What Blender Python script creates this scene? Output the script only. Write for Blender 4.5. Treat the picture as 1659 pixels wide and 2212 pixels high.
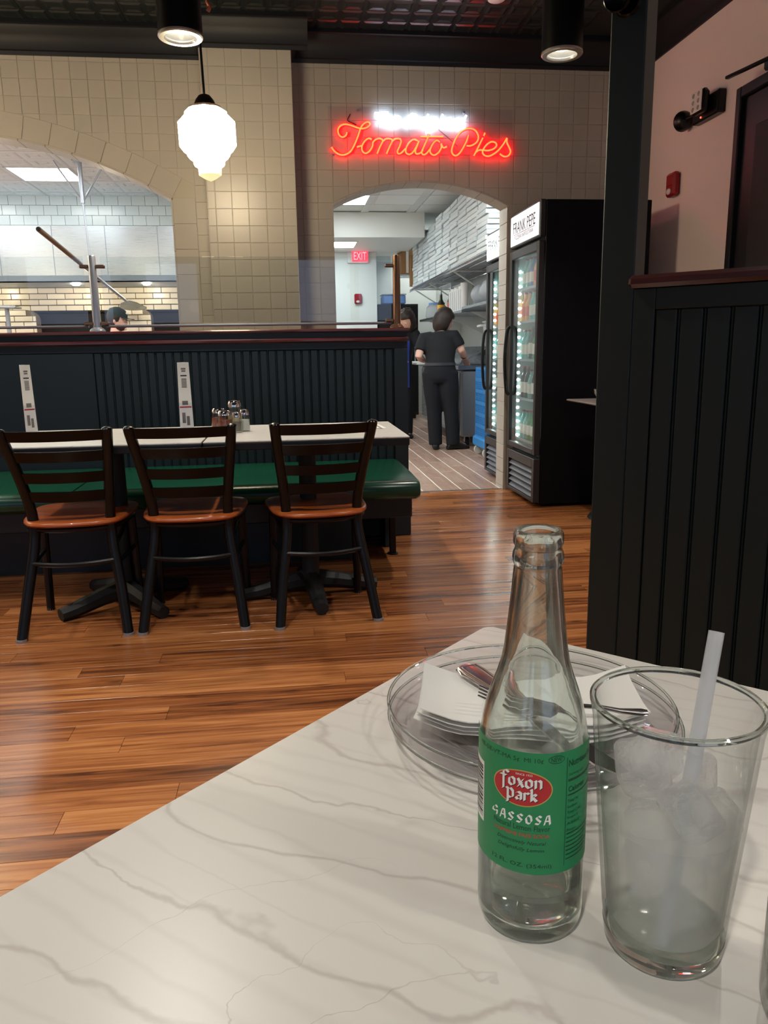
import bpy, bmesh, math, random
from mathutils import Vector, Matrix, noise as mnoise
from math import pi, sin, cos, radians, sqrt, hypot, atan2

for o in list(bpy.data.objects):
    bpy.data.objects.remove(o, do_unlink=True)
SC = bpy.context.scene
COL = SC.collection
random.seed(7)

# ------------------------------------------------------------------ camera
EYE = 1.08
PITCH, ROLL, YAW = radians(11.859), radians(-0.932), radians(6.831)
_cy, _sy = cos(YAW), sin(YAW)
_fwd = Vector((_sy*cos(PITCH), _cy*cos(PITCH), -sin(PITCH)))
_rt = Vector((_cy, -_sy, 0))
_up = _rt.cross(_fwd)
_r = _rt*cos(ROLL) + _up*sin(ROLL)
_u = -_rt*sin(ROLL) + _up*cos(ROLL)
cam_data = bpy.data.cameras.new('camera')
cam = bpy.data.objects.new('camera', cam_data)
COL.objects.link(cam)
cam_data.sensor_fit = 'HORIZONTAL'
cam_data.sensor_width = 36.0
cam_data.lens = 1659.26/1659*36.0
cam_data.clip_start = 0.02
cam.matrix_world = Matrix(((_r.x, _u.x, -_fwd.x, 0), (_r.y, _u.y, -_fwd.y, 0), (_r.z, _u.z, -_fwd.z, EYE), (0, 0, 0, 1)))
SC.camera = cam

# ------------------------------------------------------------------ world, exposure
W = bpy.data.worlds.new('dusk_sky')
SC.world = W
W.use_nodes = True
W.node_tree.nodes['Background'].inputs['Color'].default_value = (0.60, 0.70, 1.0, 1)
W.node_tree.nodes['Background'].inputs['Strength'].default_value = 1.7
SC.view_settings.view_transform = 'Standard'
SC.view_settings.look = 'None'
SC.view_settings.gamma = 1.0
SC.view_settings.use_curve_mapping = False
SC.view_settings.exposure = 0.0
SC.cycles.transparent_max_bounces = 40
SC.cycles.transmission_bounces = 16
SC.cycles.max_bounces = 16
# strengths of the lamps, some added out of view (each lamp is built with its own fixture below)
CAN_WATT = 100.0
PANEL_EMIT = 17.0
PENDANT_EMIT = 34.0
NEON_RED = 12.0
NEON_WHITE = 15.0

# ------------------------------------------------------------------ colour + materials
def lin(c):
    return tuple(((v/255)/12.92 if v/255 <= 0.04045 else ((v/255+0.055)/1.055)**2.4) for v in c)

MATS = {}
def mat(name, rgb, rough=0.5, metal=0.0, spec=0.5, emit=None, es=0.0, trans=0.0, ior=1.45, coat=0.0, vary=0.0, bump=0.0, bscale=40.0, alpha=1.0):
    m = bpy.data.materials.new(name)
    m.use_nodes = True
    nt = m.node_tree
    b = nt.nodes['Principled BSDF']
    col = (*lin(rgb), 1)
    b.inputs['Base Color'].default_value = col
    b.inputs['Roughness'].default_value = rough
    b.inputs['Metallic'].default_value = metal
    b.inputs['Specular IOR Level'].default_value = spec
    b.inputs['IOR'].default_value = ior
    b.inputs['Transmission Weight'].default_value = trans
    b.inputs['Coat Weight'].default_value = coat
    b.inputs['Coat Roughness'].default_value = 0.08
    b.inputs['Alpha'].default_value = alpha
    if emit:
        b.inputs['Emission Color'].default_value = (*emit, 1)
        b.inputs['Emission Strength'].default_value = es
    if vary or bump:
        tc = nt.nodes.new('ShaderNodeTexCoord')
        nz = nt.nodes.new('ShaderNodeTexNoise')
        nz.inputs['Scale'].default_value = bscale
        nz.inputs['Detail'].default_value = 4
        nt.links.new(tc.outputs['Object'], nz.inputs['Vector'])
        if vary:
            mr = nt.nodes.new('ShaderNodeMapRange')
            mr.inputs['From Min'].default_value = 0.3
            mr.inputs['From Max'].default_value = 0.7
            mr.inputs['To Min'].default_value = 1-vary
            mr.inputs['To Max'].default_value = 1+vary
            nt.links.new(nz.outputs['Fac'], mr.inputs['Value'])
            mx = nt.nodes.new('ShaderNodeVectorMath')
            mx.operation = 'SCALE'
            mx.inputs[0].default_value = col[:3]
            nt.links.new(mr.outputs['Result'], mx.inputs['Scale'])
            nt.links.new(mx.outputs['Vector'], b.inputs['Base Color'])
        if bump:
            bp = nt.nodes.new('ShaderNodeBump')
            bp.inputs['Strength'].default_value = bump
            bp.inputs['Distance'].default_value = 0.002
            nt.links.new(nz.outputs['Fac'], bp.inputs['Height'])
            nt.links.new(bp.outputs['Normal'], b.inputs['Normal'])
    MATS[name] = m
    return m

def plank_mat(name, cols, rough, sx=1.2, sy=26.0, coat=0.0, spec=0.5, contrast=1.0):
    """wood: colour per board (object random) with long grain along local X"""
    m = bpy.data.materials.new(name)
    m.use_nodes = True
    nt = m.node_tree
    N = nt.nodes.new
    L = nt.links.new
    b = nt.nodes['Principled BSDF']
    oi = N('ShaderNodeObjectInfo')
    tc = N('ShaderNodeTexCoord')
    mp = N('ShaderNodeMapping')
    mp.inputs['Scale'].default_value = (sx, sy, sy)
    L(tc.outputs['Object'], mp.inputs['Vector'])
    off = N('ShaderNodeVectorMath'); off.operation = 'SCALE'
    off.inputs[0].default_value = (37.0, 53.0, 11.0)
    L(oi.outputs['Random'], off.inputs['Scale'])
    ad = N('ShaderNodeVectorMath'); ad.operation = 'ADD'
    L(mp.outputs['Vector'], ad.inputs[0]); L(off.outputs['Vector'], ad.inputs[1])
    nz = N('ShaderNodeTexNoise')
    nz.inputs['Scale'].default_value = 1.6; nz.inputs['Detail'].default_value = 7
    nz.inputs['Roughness'].default_value = 0.62; nz.inputs['Distortion'].default_value = 0.7
    L(ad.outputs['Vector'], nz.inputs['Vector'])
    rp = N('ShaderNodeValToRGB')
    el = rp.color_ramp.elements
    while len(el) < len(cols):
        el.new(0.5)
    for i, c in enumerate(cols):
        el[i].position = 0.5 + contrast*(-0.24 + 0.48*i/(len(cols)-1))
        el[i].color = (*lin(c), 1)
    mx = N('ShaderNodeMath'); mx.operation = 'MULTIPLY_ADD'
    L(oi.outputs['Random'], mx.inputs[0]); mx.inputs[1].default_value = 0.22; mx.inputs[2].default_value = -0.11
    sm = N('ShaderNodeMath'); sm.operation = 'ADD'
    L(nz.outputs['Fac'], sm.inputs[0]); L(mx.outputs[0], sm.inputs[1])
    L(sm.outputs[0], rp.inputs['Fac'])
    # a few knots
    vo = N('ShaderNodeTexVoronoi'); vo.inputs['Scale'].default_value = 0.9
    mp2 = N('ShaderNodeMapping'); mp2.inputs['Scale'].default_value = (3.2, 9.0, 9.0)
    L(tc.outputs['Object'], mp2.inputs['Vector'])
    ad2 = N('ShaderNodeVectorMath'); ad2.operation = 'ADD'
    L(mp2.outputs['Vector'], ad2.inputs[0]); L(off.outputs['Vector'], ad2.inputs[1])
    L(ad2.outputs['Vector'], vo.inputs['Vector'])
    kr = N('ShaderNodeMapRange'); kr.inputs['From Min'].default_value = 0.02; kr.inputs['From Max'].default_value = 0.13
    kr.inputs['To Min'].default_value = 0.35; kr.inputs['To Max'].default_value = 1.0
    L(vo.outputs['Distance'], kr.inputs['Value'])
    sc = N('ShaderNodeVectorMath'); sc.operation = 'SCALE'
    L(rp.outputs['Color'], sc.inputs[0]); L(kr.outputs['Result'], sc.inputs['Scale'])
    L(sc.outputs['Vector'], b.inputs['Base Color'])
    b.inputs['Roughness'].default_value = rough
    b.inputs['Specular IOR Level'].default_value = spec
    b.inputs['Coat Weight'].default_value = coat
    bp = N('ShaderNodeBump'); bp.inputs['Strength'].default_value = 0.12; bp.inputs['Distance'].default_value = 0.002
    L(nz.outputs['Fac'], bp.inputs['Height']); L(bp.outputs['Normal'], b.inputs['Normal'])
    MATS[name] = m
    return m

def marble_mat(name):
    m = bpy.data.materials.new(name)
    m.use_nodes = True
    nt = m.node_tree
    N = nt.nodes.new
    L = nt.links.new
    b = nt.nodes['Principled BSDF']
    tc = N('ShaderNodeTexCoord')
    def vein(freq, rot, width, seed, wob, fine, stretch):
        """long wandering lines: a sawtooth across the slab, bent by noise"""
        mp = N('ShaderNodeMapping')
        mp.inputs['Rotation'].default_value = (0, 0, rot)
        mp.inputs['Location'].default_value = (seed, seed*1.7, 0)
        L(tc.outputs['Object'], mp.inputs['Vector'])
        def noise(sc, det, xs):
            m2_ = N('ShaderNodeMapping'); m2_.inputs['Scale'].default_value = (xs, 1, 1)
            L(mp.outputs['Vector'], m2_.inputs['Vector'])
            nz = N('ShaderNodeTexNoise'); nz.inputs['Scale'].default_value = sc; nz.inputs['Detail'].default_value = det
            L(m2_.outputs['Vector'], nz.inputs['Vector'])
            return nz.outputs['Fac']
        sp = N('ShaderNodeSeparateXYZ'); L(mp.outputs['Vector'], sp.inputs[0])
        def madd(x, k, c):
            q = N('ShaderNodeMath'); q.operation = 'MULTIPLY_ADD'
            L(x, q.inputs[0]); q.inputs[1].default_value = k
            if isinstance(c, float): q.inputs[2].default_value = c
            else: L(c, q.inputs[2])
            return q.outputs[0]
        t = madd(sp.outputs['Y'], freq, 0.0)
        t = madd(noise(7.0, 2.0, stretch), wob, t)
        t = madd(noise(38.0, 3.0, 0.8), fine, t)
        fr_ = N('ShaderNodeMath'); fr_.operation = 'FRACT'; L(t, fr_.inputs[0])
        s = N('ShaderNodeMath'); s.operation = 'SUBTRACT'; s.inputs[1].default_value = 0.5
        L(fr_.outputs[0], s.inputs[0])
        a = N('ShaderNodeMath'); a.operation = 'ABSOLUTE'; L(s.outputs[0], a.inputs[0])
        wv = madd(noise(16.0, 2.0, 0.5), width*2.4, -width*0.55)
        dv_ = N('ShaderNodeMath'); dv_.operation = 'DIVIDE'; L(a.outputs[0], dv_.inputs[0])
        mxw = N('ShaderNodeMath'); mxw.operation = 'MAXIMUM'; mxw.inputs[1].default_value = width*0.12; L(wv, mxw.inputs[0])
        L(mxw.outputs[0], dv_.inputs[1])
        r = N('ShaderNodeMapRange'); r.interpolation_type = 'SMOOTHSTEP'
        r.inputs['From Min'].default_value = 0.0; r.inputs['From Max'].default_value = 1.0
        r.inputs['To Min'].default_value = 1.0; r.inputs['To Max'].default_value = 0.0
        L(dv_.outputs[0], r.inputs['Value'])
        return r.outputs['Result']
    v1 = vein(15.0, radians(-9), 0.075, 3.1, 3.4, 0.28, 0.45)
    v2 = vein(8.0, radians(-48), 0.016, 8.4, 4.5, 0.35, 0.8)
    v3 = vein(42.0, radians(-9), 0.30, 1.3, 3.0, 0.4, 0.3)
    # veins fade in and out
    pz = N('ShaderNodeTexNoise'); pz.inputs['Scale'].default_value = 5.0
    L(tc.outputs['Object'], pz.inputs['Vector'])
    pr_ = N('ShaderNodeMapRange'); pr_.inputs['From Min'].default_value = 0.42; pr_.inputs['From Max'].default_value = 0.62
    L(pz.outputs['Fac'], pr_.inputs['Value'])
    m2 = N('ShaderNodeMath'); m2.operation = 'MULTIPLY'; L(v2, m2.inputs[0]); L(pr_.outputs['Result'], m2.inputs[1])
    c0 = N('ShaderNodeMix'); c0.data_type = 'RGBA'
    c0.inputs['A'].default_value = (*lin((222, 218, 211)), 1); c0.inputs['B'].default_value = (*lin((168, 156, 149)), 1)
    f0 = N('ShaderNodeMath'); f0.operation = 'MULTIPLY'; f0.inputs[1].default_value = 0.46; L(v1, f0.inputs[0])
    L(f0.outputs[0], c0.inputs['Factor'])
    c1 = N('ShaderNodeMix'); c1.data_type = 'RGBA'; c1.inputs['B'].default_value = (*lin((158, 150, 146)), 1)
    f1 = N('ShaderNodeMath'); f1.operation = 'MULTIPLY'; f1.inputs[1].default_value = 0.5; L(m2.outputs[0], f1.inputs[0])
    L(f1.outputs[0], c1.inputs['Factor']); L(c0.outputs['Result'], c1.inputs['A'])
    c2 = N('ShaderNodeMix'); c2.data_type = 'RGBA'; c2.inputs['B'].default_value = (*lin((196, 189, 183)), 1)
    f2 = N('ShaderNodeMath'); f2.operation = 'MULTIPLY'; f2.inputs[1].default_value = 0.22; L(v3, f2.inputs[0])
    L(f2.outputs[0], c2.inputs['Factor']); L(c1.outputs['Result'], c2.inputs['A'])
    L(c2.outputs['Result'], b.inputs['Base Color'])
    b.inputs['Roughness'].default_value = 0.3
    b.inputs['Specular IOR Level'].default_value = 0.5
    MATS[name] = m
    return m

def brushed(name, rgb, rough=0.28):
    m = mat(name, rgb, rough, 1.0)
    nt = m.node_tree
    b = nt.nodes['Principled BSDF']
    tc = nt.nodes.new('ShaderNodeTexCoord')
    mp = nt.nodes.new('ShaderNodeMapping'); mp.inputs['Scale'].default_value = (3, 3, 160)
    nz = nt.nodes.new('ShaderNodeTexNoise'); nz.inputs['Scale'].default_value = 2.0; nz.inputs['Detail'].default_value = 3
    nt.links.new(tc.outputs['Object'], mp.inputs['Vector']); nt.links.new(mp.outputs['Vector'], nz.inputs['Vector'])
    r = nt.nodes.new('ShaderNodeMapRange'); r.inputs['To Min'].default_value = rough*0.8; r.inputs['To Max'].default_value = rough*1.35
    nt.links.new(nz.outputs['Fac'], r.inputs['Value']); nt.links.new(r.outputs['Result'], b.inputs['Roughness'])
    return m

def random_tint(name, c1, c2, rough, spec=0.5, bump=0.0, bscale=30, metal=0.0):
    m = mat(name, c1, rough, metal, spec, bump=bump, bscale=bscale)
    nt = m.node_tree
    b = nt.nodes['Principled BSDF']
    oi = nt.nodes.new('ShaderNodeObjectInfo')
    mx = nt.nodes.new('ShaderNodeMix'); mx.data_type = 'RGBA'
    mx.inputs['A'].default_value = (*lin(c1), 1); mx.inputs['B'].default_value = (*lin(c2), 1)
    nt.links.new(oi.outputs['Random'], mx.inputs['Factor'])
    nt.links.new(mx.outputs['Result'], b.inputs['Base Color'])
    return m

def thin_glass(name, rgb, ior, edge=None):
    # thin sheet: lets light straight through, mirror reflection by angle, darker when seen edge on
    m = bpy.data.materials.new(name); m.use_nodes = True
    nt = m.node_tree; N = nt.nodes.new; L = nt.links.new
    nt.nodes.remove(nt.nodes['Principled BSDF'])
    out = nt.nodes['Material Output']
    tr = N('ShaderNodeBsdfTransparent'); gl = N('ShaderNodeBsdfGlossy'); gl.inputs['Roughness'].default_value = 0.015
    tr.inputs['Color'].default_value = (*lin(rgb), 1)
    if edge:
        lw = N('ShaderNodeLayerWeight'); lw.inputs['Blend'].default_value = 0.07
        mc = N('ShaderNodeMix'); mc.data_type = 'RGBA'
        mc.inputs['A'].default_value = (*lin(rgb), 1); mc.inputs['B'].default_value = (*lin(edge), 1)
        L(lw.outputs['Facing'], mc.inputs['Factor']); L(mc.outputs['Result'], tr.inputs['Color'])
    fr = N('ShaderNodeFresnel'); fr.inputs['IOR'].default_value = ior
    mx = N('ShaderNodeMixShader')
    ge = N('ShaderNodeNewGeometry'); md = N('ShaderNodeMapRange')   # same index from both sides of the sheet
    md.inputs['To Min'].default_value = ior; md.inputs['To Max'].default_value = 1/ior
    L(ge.outputs['Backfacing'], md.inputs['Value']); L(md.outputs['Result'], fr.inputs['IOR'])
    L(fr.outputs['Fac'], mx.inputs['Fac']); L(tr.outputs[0], mx.inputs[1]); L(gl.outputs[0], mx.inputs[2])
    L(mx.outputs[0], out.inputs['Surface'])
    MATS[name] = m
    return m

def cloudy(name, rgb, diff, ior, rough, bump=0.0, clear=0.35):
    # refracting body with some straight transmission and (for ice, soda) a milky part
    m = bpy.data.materials.new(name); m.use_nodes = True
    nt = m.node_tree; N = nt.nodes.new; L = nt.links.new
    nt.nodes.remove(nt.nodes['Principled BSDF'])
    out = nt.nodes['Material Output']
    gs = N('ShaderNodeBsdfGlass'); gs.inputs['IOR'].default_value = ior; gs.inputs['Roughness'].default_value = rough
    gs.inputs['Color'].default_value = (*lin(rgb), 1)
    tr = N('ShaderNodeBsdfTransparent'); tr.inputs['Color'].default_value = (*lin(rgb), 1)
    mx = N('ShaderNodeMixShader'); mx.inputs['Fac'].default_value = clear
    L(gs.outputs[0], mx.inputs[1]); L(tr.outputs[0], mx.inputs[2])
    last = mx.outputs[0]
    if diff > 0:
        tl = N('ShaderNodeBsdfTranslucent'); tl.inputs['Color'].default_value = (*lin(rgb), 1)
        df = N('ShaderNodeBsdfDiffuse'); df.inputs['Color'].default_value = (*lin(rgb), 1)
        m2 = N('ShaderNodeMixShader'); m2.inputs['Fac'].default_value = 0.5
        L(tl.outputs[0], m2.inputs[1]); L(df.outputs[0], m2.inputs[2])
        m3 = N('ShaderNodeMixShader'); m3.inputs['Fac'].default_value = diff
        L(last, m3.inputs[1]); L(m2.outputs[0], m3.inputs[2])
        last = m3.outputs[0]
    if bump:
        tc = N('ShaderNodeTexCoord'); nz = N('ShaderNodeTexNoise'); nz.inputs['Scale'].default_value = 2.6; nz.inputs['Detail'].default_value = 3
        bp = N('ShaderNodeBump'); bp.inputs['Strength'].default_value = bump; bp.inputs['Distance'].default_value = 0.003
        L(tc.outputs['Object'], nz.inputs['Vector']); L(nz.outputs['Fac'], bp.inputs['Height']); L(bp.outputs['Normal'], gs.inputs['Normal'])
    L(last, out.inputs['Surface'])
    MATS[name] = m
    return m

plank_mat('floor_wood', [(80, 44, 25), (134, 79, 44), (166, 105, 60), (188, 128, 80)], 0.235, spec=0.5, contrast=0.95, sx=1.3, sy=30.0)
mat('floor_gap', (40, 22, 14), 0.6)
marble_mat('marble_laminate')
mat('black_edge', (14, 15, 19), 0.45)
random_tint('wall_tile_paint', (181, 173, 162), (175, 168, 158), 0.30, 0.5, bump=0.05)
mat('wall_base_paint', (176, 167, 152), 0.45)
mat('wall_paint_neon_tint', (228, 209, 206), 0.6, bump=0.05, bscale=200)  # beige wall; pink cast of the neon light is tinted into its colour
mat('crown_paint', (9, 12, 18), 0.5)
random_tint('tin_ceiling', (26, 31, 31), (30, 35, 35), 0.30, 0.6)
mat('ceiling_dark', (30, 34, 34), 0.6)
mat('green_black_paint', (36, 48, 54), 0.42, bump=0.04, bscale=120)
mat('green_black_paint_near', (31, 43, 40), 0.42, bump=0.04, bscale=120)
plank_mat('mahogany', [(48, 16, 14), (78, 26, 22), (104, 38, 30)], 0.3, sx=3, sy=60, coat=0.3)
mat('grout_tan', (222, 216, 208), 0.7)
plank_mat('kitchen_tile', [(138, 108, 92), (154, 124, 108), (168, 140, 124), (178, 152, 138)], 0.35, sx=2.0, sy=20)
mat('kitchen_white', (226, 230, 228), 0.5)
mat('kitchen_grey', (204, 206, 202), 0.6)
random_tint('white_tile', (222, 230, 230), (212, 222, 224), 0.18)
random_tint('glazed_brick', (228, 219, 200), (206, 196, 176), 0.22, bump=0.08, bscale=50)
mat('brick_mortar', (112, 102, 92), 0.8)
random_tint('kitchen_ceiling_panel', (238, 242, 242), (230, 236, 236), 0.6)
mat('ceiling_grid', (222, 226, 226), 0.5)
brushed('stainless', (168, 175, 182), 0.27)
brushed('stainless_dark', (120, 130, 142), 0.32)
mat('steel_post', (168, 174, 186), 0.30, 0.65)
mat('chrome', (225, 225, 228), 0.08, 1.0)
mat('brass_brown', (132, 100, 78), 0.3, 0.8)
mat('black_metal', (9, 10, 12), 0.33, 0.0, 0.45)
mat('black_gloss', (4, 4, 6), 0.24, 0.0, 0.34)
mat('black_matte', (12, 13, 16), 0.6)
mat('cast_iron', (26, 30, 33), 0.55)
plank_mat('seat_wood', [(142, 66, 26), (172, 86, 38), (196, 108, 54)], 0.3, sx=2.5, sy=22, coat=0.2)
mat('green_vinyl', (12, 66, 48), 0.26, 0, 0.6, bump=0.05, bscale=220)
mat('fridge_black', (3, 4, 7), 0.5, 0, 0.25)
mat('fridge_trim', (52, 50, 52), 0.4, 0.3)
mat('fridge_liner', (206, 224, 224), 0.10, 0.35, 0.9)
mat('grille_grey', (112, 114, 122), 0.4, 0.2)
brushed('stainless_soft', (160, 166, 172), 0.44)
mat('led_light', (255, 255, 250), 0.4, emit=(0.80, 1.0, 0.96), es=60.0)
mat('sign_light', (240, 244, 248), 0.4, emit=(0.86, 0.93, 1.0), es=0.75)
mat('panel_light', (255, 255, 255), 0.4, emit=(0.93, 1.0, 0.99), es=PANEL_EMIT)
mat('can_light', (255, 255, 250), 0.4, emit=(1.0, 0.97, 0.88), es=6.0)
mat('can_reflector', (196, 194, 186), 0.25, 0.6)
mat('opal_glass', (255, 246, 224), 0.25, emit=(1.0, 0.84, 0.56), es=PENDANT_EMIT)
mat('opal_tip', (255, 240, 205), 0.25, emit=(1.0, 0.76, 0.38), es=1.0)
mat('bronze', (44, 32, 26), 0.4, 0.5)
mat('neon_red', (255, 20, 30), 0.4, emit=(1.0, 0.0012, 0.003), es=NEON_RED)
mat('neon_core', (255, 150, 60), 0.4, emit=(1.0, 0.26, 0.055), es=1.7)
mat('neon_white', (255, 255, 255), 0.4, emit=(0.60, 0.80, 1.0), es=NEON_WHITE)
thin_glass('clear_acrylic', (250, 250, 252), 1.3)
thin_glass('clear_pane', (247, 250, 250), 1.45)
thin_glass('pint_shell', (255, 255, 255), 1.32, (96, 118, 110))
thin_glass('jar_glass', (250, 252, 250), 1.5, (150, 160, 155))
cloudy('clear_glass', (252, 255, 253), 0.0, 1.48, 0.0, 0.0, 0.10)
thin_glass('plate_glass', (255, 255, 255), 1.30, (186, 178, 190))
cloudy('water', (250, 252, 250), 0.0, 1.33, 0.0, 0.0, 0.06)
cloudy('cloudy_water', (254, 255, 253), 0.28, 1.33, 0.02, 0.6, 0.84)
cloudy('ice', (255, 255, 255), 0.20, 1.34, 0.0, 1.0, 0.66)
cloudy('plastic_straw', (246, 247, 248), 0.42, 1.2, 0.1, 0.0, 0.95)
mat('white_paper', (236, 235, 230), 0.8)
mat('napkin_paper', (240, 239, 235), 0.85, bump=0.06, bscale=300)
mat('silver', (222, 218, 218), 0.18, 1.0)
mat('print_black', (22, 24, 26), 0.6)
mat('print_grey', (120, 116, 112), 0.6)
mat('print_red', (178, 48, 46), 0.6)
mat('print_brown', (150, 92, 70), 0.6)
mat('label_green', (34, 134, 80), 0.45)
mat('label_dark', (18, 66, 40), 0.5)
mat('label_red', (188, 40, 42), 0.45)
mat('label_gold', (196, 168, 84), 0.4)
mat('label_white', (238, 236, 228), 0.5)
mat('label_shadow', (74, 30, 34), 0.5)
mat('label_orange', (176, 84, 58), 0.5)
mat('red_plastic', (150, 22, 34), 0.35)
mat('white_plastic', (228, 230, 230), 0.4)
mat('lens_white', (224, 214, 214), 0.2)
mat('red_dot', (255, 40, 40), 0.4, emit=(1, 0.1, 0.05), es=3.0)
mat('exit_red', (255, 60, 80), 0.4, emit=(1.0, 0.06, 0.10), es=1.3)
mat('exit_letter', (255, 180, 190), 0.4, emit=(1.0, 0.30, 0.36), es=1.5)
mat('copper', (184, 110, 84), 0.3, 0.9)
random_tint('box_white', (226, 234, 236), (204, 216, 222), 0.6)
mat('cardboard', (150, 112, 76), 0.8, vary=0.06)
mat('blue_plastic', (62, 138, 206), 0.4)
mat('blue_soft', (110, 150, 214), 0.5)
mat('clear_plastic', (216, 222, 228), 0.25, trans=0.5, ior=1.3)
mat('plastic_bag', (200, 208, 216), 0.35, trans=0.35, ior=1.2)
mat('yellow_label', (236, 176, 54), 0.4)
mat('orange_label', (224, 84, 36), 0.4)
mat('dark_bottle', (44, 52, 28), 0.2)
mat('orange_soda', (236, 150, 30), 0.3)
mat('green_soda', (36, 140, 84), 0.2)
mat('teal_soda', (120, 190, 188), 0.2)
mat('dark_soda', (40, 40, 44), 0.2)
mat('blue_soda', (70, 110, 190), 0.3)
mat('red_flakes', (140, 62, 40), 0.8, vary=0.3, bscale=300)
mat('cheese', (214, 186, 140), 0.8)
mat('pepper_grey', (120, 110, 102), 0.8)
mat('salt_white', (232, 230, 226), 0.8)
mat('skin', (206, 160, 140), 0.5)
mat('skin_pale', (214, 172, 156), 0.5)
mat('hair_brown', (42, 30, 26), 0.5, vary=0.35, bscale=60, bump=0.4)
mat('shirt_black', (20, 23, 29), 0.85)
mat('trouser_black', (15, 18, 27), 0.85)
mat('shoe_black', (18, 19, 22), 0.5)
mat('belt_grey', (52, 54, 62), 0.4)
mat('cap_dark', (34, 44, 48), 0.8)
mat('shirt_red', (168, 40, 56), 0.8)
mat('apron_blue', (40, 62, 150), 0.8)
mat('eye_white', (235, 232, 228), 0.3)
mat('tray_pale', (150, 140, 136), 0.35)
mat('rubber', (22, 22, 24), 0.7)
mat('door_black', (16, 18, 22), 0.4)
mat('deep_dark', (14, 13, 13), 0.9)

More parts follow.
